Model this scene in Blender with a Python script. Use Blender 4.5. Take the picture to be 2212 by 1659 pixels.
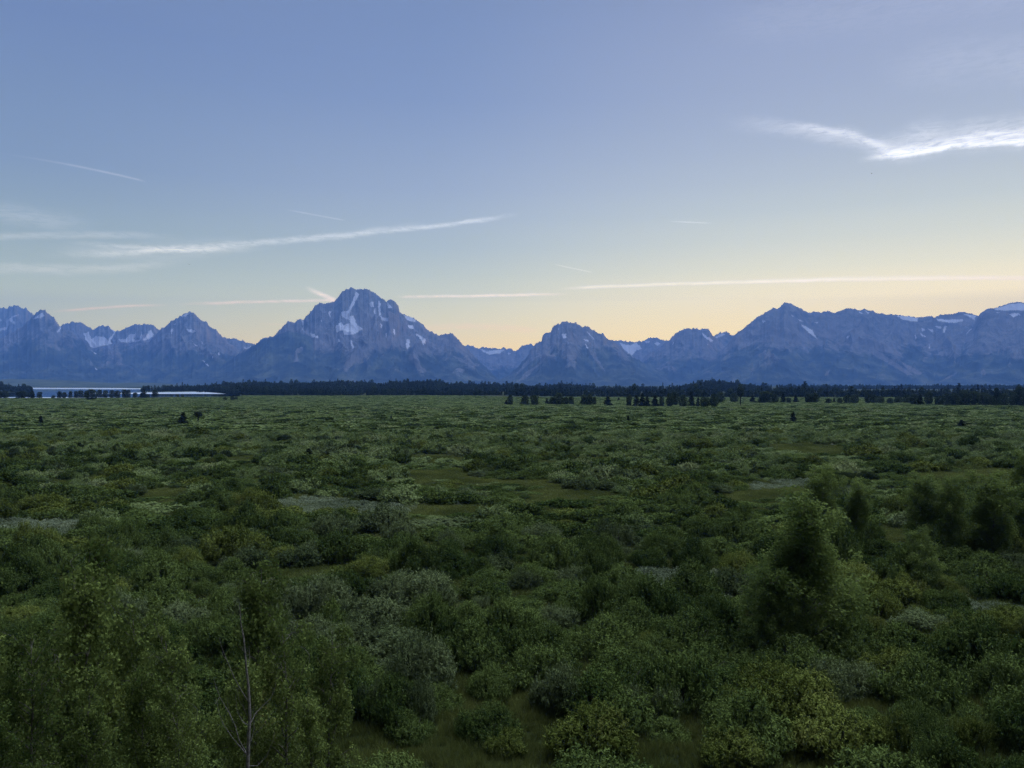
import bpy, math, random
import numpy as np
from mathutils import Vector

# ---------------------------------------------------------------- camera, sky, sun, exposure
F = 773.6                      # focal length in pixels of a 1024 px wide frame
EYE = 22.0
sc = bpy.context.scene
for o in list(bpy.data.objects):
    bpy.data.objects.remove(o)
cd = bpy.data.cameras.new("camera"); cam = bpy.data.objects.new("camera", cd); sc.collection.objects.link(cam)
cam.location = (0, 0, EYE); cam.rotation_euler = (math.pi/2, 0, 0)
cd.sensor_width = 36; cd.lens = 36*F/1024; cd.clip_start = 0.5; cd.clip_end = 200000
sc.camera = cam
sc.view_settings.view_transform = 'Standard'; sc.view_settings.look = 'None'
sc.view_settings.exposure = 0.0; sc.view_settings.gamma = 1.0
sc.render.engine = 'CYCLES'
cy = sc.cycles
cy.max_bounces = 4; cy.diffuse_bounces = 2; cy.glossy_bounces = 2; cy.transmission_bounces = 2
cy.volume_bounces = 0; cy.transparent_max_bounces = 8; cy.caustics_reflective = False; cy.caustics_refractive = False
cy.use_denoising = True; cy.denoising_prefilter = 'NONE'; cy.use_adaptive_sampling = False
cy.sample_clamp_indirect = 4.0

SUN_AZ, SUN_EL = math.radians(41), math.radians(3.0)
LAMP_AZ = math.radians(53)
sl = bpy.data.lights.new("sun", 'SUN'); sl.energy = 5.0; sl.angle = math.radians(0.5); sl.color = (1.0, 0.62, 0.36)
so = bpy.data.objects.new("sun", sl); sc.collection.objects.link(so)
sd = Vector((math.sin(LAMP_AZ)*math.cos(SUN_EL), math.cos(LAMP_AZ)*math.cos(SUN_EL), math.sin(SUN_EL)))
so.rotation_euler = sd.to_track_quat('Z', 'Y').to_euler(); so.location = (0, 0, 300)

def lin(c):
    return tuple((v/255/12.92 if v/255 <= 0.04045 else ((v/255+0.055)/1.055)**2.4) for v in c)

V = 1024/2212.0                # the photo was read in a 2212 px wide view
def vazel(vx, vy):             # view pixel -> azimuth, elevation in degrees
    a = math.atan((vx*V-512)/F)
    return math.degrees(a), math.degrees(math.atan((384-vy*V)/F*math.cos(a)))

class NT:
    """tiny helper over a node tree"""
    def __init__(s, nt): s.nt = nt
    def n(s, t, **k):
        x = s.nt.nodes.new(t)
        for a, b in k.items(): setattr(x, a, b)
        return x
    def set(s, sock, v):
        if v is None: return
        if isinstance(v, bpy.types.NodeSocket): s.nt.links.new(v, sock)
        else: sock.default_value = v
    def m(s, op, a, b=None, c=None, clamp=False):
        x = s.n('ShaderNodeMath', operation=op); x.use_clamp = clamp
        s.set(x.inputs[0], a); s.set(x.inputs[1], b); s.set(x.inputs[2], c)
        return x.outputs[0]
    def rng(s, v, a, b, c=0.0, d=1.0, smooth=True):
        x = s.n('ShaderNodeMapRange'); x.interpolation_type = 'SMOOTHSTEP' if smooth else 'LINEAR'
        s.set(x.inputs[0], v); s.set(x.inputs[1], a); s.set(x.inputs[2], b); s.set(x.inputs[3], c); s.set(x.inputs[4], d)
        return x.outputs[0]
    def mix(s, f, a, b, mode='MIX'):
        x = s.n('ShaderNodeMix', data_type='RGBA', blend_type=mode)
        s.set(x.inputs[0], f)
        for k, v in ((6, a), (7, b)):
            if isinstance(v, tuple) and len(v) == 3: v = v+(1,)
            s.set(x.inputs[k], v)
        return x.outputs[2]
    def noise(s, vec, scale, detail=3, rough=0.5, dist=0.0):
        x = s.n('ShaderNodeTexNoise'); s.set(x.inputs['Vector'], vec)
        x.inputs['Scale'].default_value = scale; x.inputs['Detail'].default_value = detail
        x.inputs['Roughness'].default_value = rough; x.inputs['Distortion'].default_value = dist
        return x.outputs[0]
    def comb(s, x, y, z=0.0):
        c = s.n('ShaderNodeCombineXYZ'); s.set(c.inputs[0], x); s.set(c.inputs[1], y); s.set(c.inputs[2], z)
        return c.outputs[0]
    def ramp(s, v, stops):
        r = s.n('ShaderNodeValToRGB'); s.set(r.inputs[0], v); e = r.color_ramp.elements
        while len(e) > 1: e.remove(e[-1])
        for i, (p, c) in enumerate(stops):
            if i == 0: e[0].position = p; q = e[0]
            else: q = e.new(p)
            q.color = tuple(c)+(1,)
        return r.outputs[0]

world = bpy.data.worlds.new("World"); sc.world = world; world.use_nodes = True
wn = NT(world.node_tree); world.node_tree.nodes.clear()
tc = wn.n('ShaderNodeTexCoord'); sp = wn.n('ShaderNodeSeparateXYZ'); wn.nt.links.new(tc.outputs['Generated'], sp.inputs[0])
DX, DY, DZ = sp.outputs
az = wn.m('MULTIPLY', wn.m('ARCTAN2', DX, DY), 57.29578)
el = wn.m('MULTIPLY', wn.m('ARCSINE', DZ), 57.29578)
hz = wn.m('SQRT', wn.m('ADD', wn.m('MULTIPLY', DX, DX), wn.m('ADD', wn.m('MULTIPLY', DY, DY), 1e-6)))
cs = wn.m('DIVIDE', wn.m('ADD', wn.m('MULTIPLY', DX, math.sin(SUN_AZ)), wn.m('MULTIPLY', DY, math.cos(SUN_AZ))), hz)
E01 = wn.m('DIVIDE', el, 90.0, clamp=True)
# the sky is seen through the haze box: its own radiance makes up for what the air takes and adds
HAZE_D, HAZE_TOP, HAZE_FAR = 5.6e-5, 2600.0, 23500.0
HAZE_J = np.array([0.058, 0.19, 0.53])
def sky_ramp(rows):
    es = [0, .7, 1.4, 2.2, 3, 4, 5, 6, 7, 8, 9, 10, 12, 14, 16, 18, 20, 22.5, 25, 28, 32, 38, 45, 60, 90]
    st = []
    for e in es:
        c = np.array([np.interp(e, [r[0] for r in rows], [lin(r[1])[i] for r in rows]) for i in range(3)])
        er = math.radians(max(e, .2)); T = math.exp(-HAZE_D*min((HAZE_TOP-EYE)/math.sin(er), HAZE_FAR/math.cos(er)))
        st.append((e/90, tuple(np.maximum((c-HAZE_J*(1-T))/T, 0.01)/4.0)))
    return wn.ramp(E01, st)
TOP = [(34, (116, 137, 178)), (45, (122, 135, 163)), (90, (122, 132, 154))]
rl = sky_ramp([(0, (212, 204, 184)), (2.5, (204, 203, 186)), (4, (192, 200, 190)), (5.5, (178, 193, 192)), (7, (162, 183, 193)), (10, (144, 169, 190)),
               (14, (126, 153, 190)), (22.5, (111, 138, 186))]+TOP)
rc = sky_ramp([(0, (250, 216, 170)), (2.0, (243, 215, 176)), (3.4, (228, 215, 192)), (5.2, (212, 213, 200)), (7.5, (190, 203, 204)), (10, (172, 191, 207)),
               (13.5, (158, 178, 208)), (20, (133, 157, 200)), (26.4, (121, 146, 192))]+TOP)
rr = sky_ramp([(0, (255, 226, 170)), (4, (254, 234, 194)), (6, (247, 235, 208)), (8, (226, 226, 212)), (11, (198, 210, 214)),
               (15, (176, 191, 212)), (19, (162, 178, 208)), (24, (152, 168, 204))]+TOP)
sky = wn.mix(wn.rng(cs, 0.20, 0.84), rl, rc)
sky = wn.mix(wn.rng(cs, 0.66, 1.0), sky, rr)
nish = wn.n('ShaderNodeTexSky', sky_type='NISHITA', sun_disc=False)
nish.sun_elevation = SUN_EL; nish.sun_rotation = SUN_AZ; nish.air_density = 1.0; nish.dust_density = 1.0
# --- cirrus and contrails, placed by azimuth and elevation on the sky
alpha = None
vst = wn.comb(az, wn.m('MULTIPLY', el, 5.0))
n_fib = wn.noise(vst, 0.8, 8, 0.66, 0.9)          # fibres drawn out sideways
n_warp = wn.m('SUBTRACT', wn.noise(wn.comb(az, el), 0.35, 4, 0.6), 0.5)
def streak(pts, w, s, fade=(4, 4), fib=0.7, warp=0.3, lo=None):
    global alpha
    ae = [vazel(*p) for p in pts]
    if len(ae) == 2: ae.insert(1, ((ae[0][0]+ae[1][0])/2, (ae[0][1]+ae[1][1])/2))
    c2, c1, c0 = np.polyfit([a for a, _ in ae], [e for _, e in ae], 2)
    y = wn.m('MULTIPLY_ADD', wn.m('MULTIPLY_ADD', az, float(c2), float(c1)), az, float(c0))
    v = wn.m('SUBTRACT', el, y)
    if warp: v = wn.m('MULTIPLY_ADD', n_warp, warp, v)
    p = wn.rng(wn.m('ABSOLUTE', v), 0.0, w, 1.0, 0.0)
    a0, a1 = ae[0][0], ae[-1][0]
    ends = wn.m('MULTIPLY', wn.rng(az, a0-0.2, a0+fade[0]), wn.rng(az, a1-fade[1], a1+0.2, 1.0, 0.0))
    p = wn.m('MULTIPLY', p, ends)
    if fib: p = wn.m('MULTIPLY', p, wn.rng(n_fib, 0.5-0.28*fib, 0.62, 1-fib, 1.0))
    p = wn.m('MULTIPLY', p, s)
    alpha = p if alpha is None else wn.m('ADD', alpha, p)
streak([(-60, 458), (90, 470), (230, 490)], 0.9, 0.22, (.5, 4), .8, .8)
streak([(-60, 515), (150, 507), (430, 517)], 0.35, 0.30, (.5, 6), .85)
streak([(60, 552), (540, 527), (930, 484)], 0.36, 0.56, (8, 5), .85, .6)
streak([(760, 506), (960, 486), (1130, 462)], 0.26, 0.60, (6, 4), .8, .4)
streak([(140, 520), (300, 536), (600, 536)], 0.26, 0.35, (3, 5), .9, .6)
streak([(90, 540), (300, 545), (560, 522)], 0.9, 0.22, (4, 4), .8, .5)
streak([(-60, 574), (190, 584), (430, 556)], 0.50, 0.40, (.5, 5), .9, .7)
streak([(-20, 328), (160, 358), (314, 392)], 0.11, 0.30, (7, .6), .2, .05)
streak([(615, 452), (745, 476)], 0.09, 0.26, (1.5, .5), .2, .05)
streak([(1198, 571), (1278, 588)], 0.07, 0.40, (.6, .3), .0, .02)
streak([(1200, 624), (1700, 607), (2280, 601)], 0.17, 1.3, (3, .5), .35, .12)
streak([(1600, 608), (1900, 600), (2280, 602)], 0.22, 0.45, (3, .5), .35, .12)
streak([(370, 658), (600, 651), (745, 649)], 0.17, 1.5, (4, 1), .5, .2)
streak([(850, 641), (1050, 639), (1240, 634)], 0.17, 1.8, (2, 4), .5, .2)
streak([(660, 622), (740, 656)], 0.28, 2.2, (1.2, .3), .3, .2)
streak([(100, 674), (230, 664), (370, 658)], 0.14, 1.3, (2, 2), .4, .1)
streak([(1445, 478), (1540, 482)], 0.08, 0.40, (1, 1), .3, .05)
streak([(1540, 262), (1760, 286), (1980, 330)], 0.9, 0.42, (6, 2.5), .9, 1.2)
streak([(1680, 262), (1800, 284), (1960, 330)], 0.40, 0.60, (3, 2.5), .9, .8)
streak([(1850, 346), (2040, 320), (2300, 296)], 0.34, 1.30, (2.6, .5), .9, .8)
streak([(1870, 330), (2050, 306), (2300, 274)], 0.36, 0.80, (3.0, .5), .9, 1.0)
streak([(1860, 325), (2060, 298), (2300, 276)], 1.4, 0.50, (3.0, .5), .95, 1.2)
streak([(1940, 300), (1990, 285), (2060, 262)], 1.1, 0.22, (1.2, 1.6), .9, 1.0)
streak([(1500, 60), (1900, 20), (2300, -20)], 2.0, 0.20, (6, .5), .9, 2)
streak([(1850, 150), (2050, 130), (2300, 110)], 2.2, 0.22, (6, .5), .9, 2)
streak([(880, 712), (1020, 706), (1180, 716)], 0.4, 0.6, (2, 2), .8, .3)
streak([(560, 700), (640, 701)], 0.12, 0.30, (1, 1), .2, .05)
alpha = wn.m('MULTIPLY', alpha, wn.rng(az, -12, 12, 0.46, 0.60), clamp=True)
cloudc0 = wn.ramp(E01, [(0, lin((255, 190, 110))), (4.8/90, lin((255, 206, 132))), (7.5/90, lin((255, 240, 208))), (12/90, lin((250, 246, 240))), (30/90, lin((214, 220, 236)))])
ck = wn.n('ShaderNodeVectorMath', operation='SCALE'); wn.nt.links.new(cloudc0, ck.inputs[0])
wn.set(ck.inputs[3], wn.rng(el, 3, 26, 3.2, 1.1)); cloudc = ck.outputs[0]
sk4 = wn.n('ShaderNodeVectorMath', operation='SCALE'); wn.nt.links.new(sky, sk4.inputs[0]); sk4.inputs[3].default_value = 4.0
sky = wn.mix(alpha, sk4.outputs[0], cloudc)
# out-of-frame sky shaped to light the ground: bright patch added high up, sunward
cz = (math.sin(SUN_AZ)*math.cos(math.radians(62)), math.cos(SUN_AZ)*math.cos(math.radians(62)), math.sin(math.radians(62)))
dt = wn.m('ADD', wn.m('MULTIPLY', DX, cz[0]), wn.m('ADD', wn.m('MULTIPLY', DY, cz[1]), wn.m('MULTIPLY', DZ, cz[2])))
gain = wn.m('MULTIPLY_ADD', wn.m('MULTIPLY', wn.rng(el, 30, 60), wn.rng(dt, 0.60, 0.98)), 21.0, 1.0)
# after sunset the low sky opposite the sun is the dimmest part
gain = wn.m('MULTIPLY', gain, wn.m('SUBTRACT', 1.0, wn.m('MULTIPLY', wn.m('MULTIPLY', wn.rng(cs, 0.24, -0.2), wn.rng(el, 80, 45)), 0.88)))
bg1 = wn.n('ShaderNodeBackground'); wn.set(bg1.inputs[0], sky); wn.set(bg1.inputs[1], wn.m('MULTIPLY', gain, 1.0))
bg2 = wn.n('ShaderNodeBackground'); wn.set(bg2.inputs[0], nish.outputs[0]); bg2.inputs[1].default_value = 0.05
mx = wn.n('ShaderNodeMixShader'); mx.inputs[0].default_value = 0.05
wn.nt.links.new(bg1.outputs[0], mx.inputs[1]); wn.nt.links.new(bg2.outputs[0], mx.inputs[2])
wo = wn.n('ShaderNodeOutputWorld'); wn.nt.links.new(mx.outputs[0], wo.inputs[0])

# ---------------------------------------------------------------- helpers
rs = np.random.RandomState(7)
def perlin(x, y, seed=0):
    xi = np.floor(x).astype(np.int64); yi = np.floor(y).astype(np.int64)
    xf = x-xi; yf = y-yi
    def g(ix, iy, dx, dy):
        h = (ix*374761393 + iy*668265263 + seed*974634777) & 0xffffffff
        h = ((h ^ (h >> 13))*1274126177) & 0xffffffff
        h = (h ^ (h >> 16)) & 0xffff
        a = h*(2*math.pi/65536.0)
        return np.cos(a)*dx + np.sin(a)*dy
    u = xf*xf*xf*(xf*(xf*6-15)+10); v = yf*yf*yf*(yf*(yf*6-15)+10)
    a = g(xi, yi, xf, yf); b = g(xi+1, yi, xf-1, yf); c = g(xi, yi+1, xf, yf-1); d = g(xi+1, yi+1, xf-1, yf-1)
    return ((a+(b-a)*u)+((c+(d-c)*u)-(a+(b-a)*u))*v)*1.5
def fbm(x, y, o=5, seed=0, gain=0.5):
    s = 0; a = 1; t = 0
    for i in range(o):
        s = s+a*perlin(x*2**i, y*2**i, seed+i); t += a; a *= gain
    return s/t
def ridged(x, y, o=5, seed=0, gain=0.55):
    s = 0; a = 1; t = 0; w = 1
    for i in range(o):
        n = 1-np.abs(perlin(x*2**i, y*2**i, seed+i))*1.6
        n = n*n*w; w = np.clip(n*1.3, 0, 1)
        s = s+a*n; t += a; a *= gain
    return s/t
def sstep(a, b, x):
    t = np.clip((x-a)/(b-a), 0, 1); return t*t*(3-2*t)
def in_poly(x, y, poly):
    r = np.zeros(np.shape(x), bool); n = len(poly)
    for i in range(n):
        x0, y0 = poly[i]; x1, y1 = poly[(i+1) % n]
        if y0 == y1: continue
        c = ((y0 > y) != (y1 > y)) & (x < (x1-x0)*(y-y0)/(y1-y0)+x0)
        r ^= c
    return r

def mesh(name, verts, faces, k, mats=(), attrs=None, smooth=False):
    """faces: flat int array of k-gons"""
    me = bpy.data.meshes.new(name)
    nv = len(verts); nf = len(faces)//k
    me.vertices.add(nv); me.vertices.foreach_set('co', np.ascontiguousarray(verts, np.float32).ravel())
    me.loops.add(nf*k); me.loops.foreach_set('vertex_index', np.ascontiguousarray(faces, np.int32).ravel())
    me.polygons.add(nf); me.polygons.foreach_set('loop_start', np.arange(0, nf*k, k, dtype=np.int32))
    me.polygons.foreach_set('use_smooth', np.full(nf, smooth))
    me.update(calc_edges=True)
    for an, (dom, arr) in (attrs or {}).items():
        at = me.attributes.new(an, 'FLOAT', dom); at.data.foreach_set('value', np.ascontiguousarray(arr, np.float32))
    for m in mats: me.materials.append(m)
    return me
def link(name, me, parent=None):
    o = bpy.data.objects.new(name, me); sc.collection.objects.link(o); o.parent = parent
    return o
def tag(o, label=None, cat=None, group=None, kind=None):
    if label: o['label'] = label
    if cat: o['category'] = cat
    if group: o['group'] = group
    if kind: o['kind'] = kind
    return o
def root(name, loc, label, cat, group=None, rz=0.0, scale=(1, 1, 1)):
    o = bpy.data.objects.new(name, None); sc.collection.objects.link(o)
    o.empty_display_size = 0.3
    o.location = loc; o.rotation_euler = (0, 0, rz); o.scale = scale
    return tag(o, label, cat, group)

def material(name):
    m = bpy.data.materials.new(name); m.use_nodes = True; m.node_tree.nodes.clear()
    return m, NT(m.node_tree)
def finish(nt, sh, disp=None):
    o = nt.n('ShaderNodeOutputMaterial'); nt.nt.links.new(sh, o.inputs[0])
def pbsdf(nt, col, rough=0.8, spec=0.2, normal=None):
    b = nt.n('ShaderNodeBsdfPrincipled'); nt.set(b.inputs['Base Color'], col if not isinstance(col, tuple) else col+(1,))
    nt.set(b.inputs['Roughness'], rough); b.inputs['Specular IOR Level'].default_value = spec
    if normal is not None: nt.nt.links.new(normal, b.inputs['Normal'])
    return b.outputs[0]

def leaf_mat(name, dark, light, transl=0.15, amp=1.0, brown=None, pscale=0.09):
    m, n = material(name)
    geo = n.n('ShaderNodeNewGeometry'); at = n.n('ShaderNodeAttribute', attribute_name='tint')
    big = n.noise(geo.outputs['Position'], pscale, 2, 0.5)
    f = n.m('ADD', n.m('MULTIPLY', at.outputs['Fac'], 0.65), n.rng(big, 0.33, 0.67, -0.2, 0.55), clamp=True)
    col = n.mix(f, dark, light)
    if brown is not None:
        b2 = n.noise(geo.outputs['Position'], 0.16, 2, 0.5)
        col = n.mix(n.m('MULTIPLY', n.rng(b2, 0.58, 0.72), n.m('MULTIPLY', at.outputs['Fac'], 0.6)), col, brown)
    d = n.n('ShaderNodeBsdfDiffuse'); n.set(d.inputs[0], col)
    t = n.n('ShaderNodeBsdfTranslucent'); n.set(t.inputs[0], n.mix(0.5, col, light))
    mx = n.n('ShaderNodeMixShader'); mx.inputs[0].default_value = transl
    n.nt.links.new(d.outputs[0], mx.inputs[1]); n.nt.links.new(t.outputs[0], mx.inputs[2])
    finish(n, mx.outputs[0]); return m
G1 = 1.0
def sc3(c, k=1.0): return tuple(v*k*G1 for v in c)
M_GREY = leaf_mat('willow_grey_leaf', (.040, .060, .020), (.165, .203, .082))
M_MID = leaf_mat('willow_mid_leaf', (.028, .050, .011), (.138, .186, .048))
M_YEL = leaf_mat('willow_yellow_leaf', (.042, .062, .011), (.190, .225, .050), brown=(.19, .17, .055))
M_FARG = leaf_mat('willow_far_lit_leaf', (.125, .160, .058), (.300, .345, .145))  # far willows: leaf colour lifted so the distance reads as brighter lit
M_FARM = leaf_mat('willow_far_lit_green_leaf', (.100, .145, .042), (.255, .315, .115))  # same brighter light painted into the far green leaves
M_DARK = leaf_mat('dark_broad_leaf', (.020, .032, .012), (.058, .080, .030), 0.2)
M_COTT = leaf_mat('cottonwood_leaf', (.032, .056, .013), (.185, .235, .060), 0.3, brown=(.20, .14, .05))
M_COTD = leaf_mat('cottonwood_dark_leaf', (.060, .098, .022), (.210, .270, .074), 0.45)
M_CON = leaf_mat('conifer_needle', (.016, .024, .009), (.052, .068, .026), 0.1)
M_SAGE = leaf_mat('sagebrush_leaf', (.120, .150, .080), (.280, .325, .190), 0.15)
M_GRASS = leaf_mat('grass_blade', (.055, .075, .016), (.165, .185, .050), 0.3)
def bark(name, a, b):
    m, n = material(name); geo = n.n('ShaderNodeNewGeometry')
    nz = n.noise(geo.outputs['Position'], 9.0, 5, 0.7)
    finish(n, pbsdf(n, n.mix(n.rng(nz, 0.4, 0.62), a, b), 0.85, 0.1)); return m
M_BARK = bark('cottonwood_bark', (.22, .20, .165), (.08, .07, .055))
M_DEAD = bark('bleached_wood', (.22, .20, .175), (.10, .088, .075))
M_CBARK = bark('conifer_bark', (.09, .065, .05), (.045, .035, .03))

# ---------------------------------------------------------------- terrain heights
def ground_z(x, y):
    x = np.asarray(x, float); y = np.asarray(y, float)
    w = fbm(x/14.0, y/14.0, 3, 5)
    edge = 37+1.0*fbm(x/25.0, y*0+3.3, 2, 9)
    s = np.clip((edge-y)*0.56, 0, 19.3)
    # soften the foot and the lip of the bluff
    s = np.where(s < 3, s*s/6+s*0.5, s)
    return s + 0.12*w + np.where(y > 60, 0.15*w, 0)
def G(vx, vy, z=0.0):          # view pixel on the flat valley floor
    d = (EYE-z)*F/(vy*V-384); return ((vx*V-512)/F*d, d)

# ---------------------------------------------------------------- the ground sheet
ys = np.concatenate([np.linspace(-80, -5, 12), np.linspace(-3, 70, 74), np.geomspace(72, 27000, 120)])
xs0 = np.concatenate([-np.geomspace(27000, 60, 70), np.linspace(-58, 58, 100), np.geomspace(60, 27000, 70)])
X, Y = np.meshgrid(xs0, ys)
Z = ground_z(X, Y)
Z = np.where(Y > 400, Z*0.0, Z)
nv = X.size; W = X.shape[1]
idx = np.arange(nv).reshape(X.shape)
fc = np.stack([idx[:-1, :-1], idx[:-1, 1:], idx[1:, 1:], idx[1:, :-1]], -1).reshape(-1)
m, n = material('valley_floor'); geo = n.n('ShaderNodeNewGeometry'); P = geo.outputs['Position']
a = n.noise(P, 0.035, 4, 0.6); b = n.noise(P, 1.7, 4, 0.7); c = n.noise(P, 0.011, 3, 0.5)
col = n.mix(n.rng(a, 0.35, 0.65), (.018, .028, .008), (.045, .058, .018))
col = n.mix(n.rng(c, 0.55, 0.72), col, (.110, .100, .040))
col = n.mix(n.m('MULTIPLY', n.rng(b, 0.35, 0.65), 0.6), col, (.022, .030, .010))
finish(n, pbsdf(n, col, 0.95, 0.05)); M_GROUND = m
g = link('ground', mesh('ground', np.stack([X, Y, Z], -1).reshape(-1, 3), fc, 4, [M_GROUND], smooth=True)); tag(g, kind='structure')

# ---------------------------------------------------------------- the lake
LAKE = [(-500, 859.5), (0, 859.6), (170, 859.8), (300, 858), (345, 857), (520, 856.5), (516, 849), (470, 846), (400, 843.5),
        (350, 842.5), (312, 841), (302, 838.8), (250, 838.0), (60, 837.3), (-60, 837.4), (-500, 838)]
lv = [G(*p)+(0.03,) for p in LAKE]
me = bpy.data.meshes.new('lake'); me.from_pydata([Vector(p)*1.0 for p in lv], [], [list(range(len(lv)))])
m, n = material('lake_water'); geo = n.n('ShaderNodeNewGeometry'); P = geo.outputs['Position']
spx = n.n('ShaderNodeSeparateXYZ'); n.nt.links.new(P, spx.inputs[0])
pp = n.noise(n.comb(n.m('MULTIPLY', spx.outputs[0], .0007), n.m('MULTIPLY', spx.outputs[1], .0022)), 1.0, 3, 0.5)
yy = n.m('ADD', spx.outputs[1], n.m('MULTIPLY', n.m('SUBTRACT', pp, 0.5), 900))
ruf = n.m('MAXIMUM', n.rng(yy, 3000, 3300), n.m('MULTIPLY', n.rng(spx.outputs[0], -1080, -900), n.m('MULTIPLY', n.rng(yy, 1700, 1800), n.rng(yy, 2250, 2400, 1.0, 0.0))))
ruf = n.m('MAXIMUM', ruf, n.rng(spx.outputs[1], 1270, 1320, 1.0, 0.0))
wv = n.noise(P, 0.6, 4, 0.6)
bmp = n.n('ShaderNodeBump'); n.nt.links.new(wv, bmp.inputs['Height']); bmp.inputs['Distance'].default_value = 1.0
n.set(bmp.inputs['Strength'], n.m('MULTIPLY_ADD', ruf, 0.35, 0.01))
gl = n.n('ShaderNodeBsdfGlossy'); gl.inputs[0].default_value = (.85, .9, .95, 1); n.set(gl.inputs['Roughness'], n.m('MULTIPLY_ADD', ruf, 0.25, 0.03))
n.nt.links.new(bmp.outputs[0], gl.inputs['Normal'])
finish(n, gl.outputs[0]); me.materials.append(m)
tag(link('lake', me), kind='structure')

# ---------------------------------------------------------------- mountains
def zc(k, pts):                # crops 1..4 of the photo -> 1024 px frame
    x0, s = {1: (0, .4566), 2: (1000, .4566), 3: (2000, .4566), 4: (3000, .46655)}[k]
    return [((x0+s*x)/3.9375, (1080+s*y)/3.9375) for x, y in pts]
def mountain_mat():
    m, n = material('mountain_face'); geo = n.n('ShaderNodeNewGeometry'); P = geo.outputs['Position']
    sn = n.n('ShaderNodeAttribute', attribute_name='snow').outputs['Fac']; rk = n.n('ShaderNodeAttribute', attribute_name='rock').outputs['Fac']
    mp = n.n('ShaderNodeMapping'); mp.inputs['Scale'].default_value = (1, .6, .55); n.nt.links.new(P, mp.inputs[0])
    f1 = n.noise(mp.outputs[0], 0.0035, 9, 0.72, 0.4); f2 = n.noise(mp.outputs[0], 0.012, 6, 0.75, 0.6); f3 = n.noise(P, 0.0011, 4, 0.6)
    rock = n.mix(n.rng(f2, 0.36, 0.66), (.070, .070, .066), (.19, .19, .18))
    rock = n.mix(n.rng(f3, 0.40, 0.65), rock, n.mix(n.rng(f1, .4, .6), (.09, .085, .075), (.17, .162, .15)))
    forest = n.mix(n.rng(f1, 0.42, 0.66), (.014, .022, .016), (.085, .100, .060))
    k = n.rng(n.m('ADD', rk, n.m('ADD', n.m('MULTIPLY', n.m('SUBTRACT', f1, 0.5), 2.4), n.m('MULTIPLY', n.m('SUBTRACT', f2, 0.5), 1.6))), 0.30, 0.85)
    col = n.mix(k, forest, rock)
    s = n.rng(n.m('ADD', sn, n.m('MULTIPLY', n.m('SUBTRACT', f2, 0.5), 2.2)), 0.46, 0.66)
    col = n.mix(s, col, (.50, .52, .56))
    bm = n.n('ShaderNodeBump'); bm.inputs['Distance'].default_value = 60; bm.inputs['Strength'].default_value = 0.45
    n.nt.links.new(f2, bm.inputs['Height'])
    finish(n, pbsdf(n, col, 0.95, 0.05, bm.outputs[0])); return m
M_MTN = mountain_mat()

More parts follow.
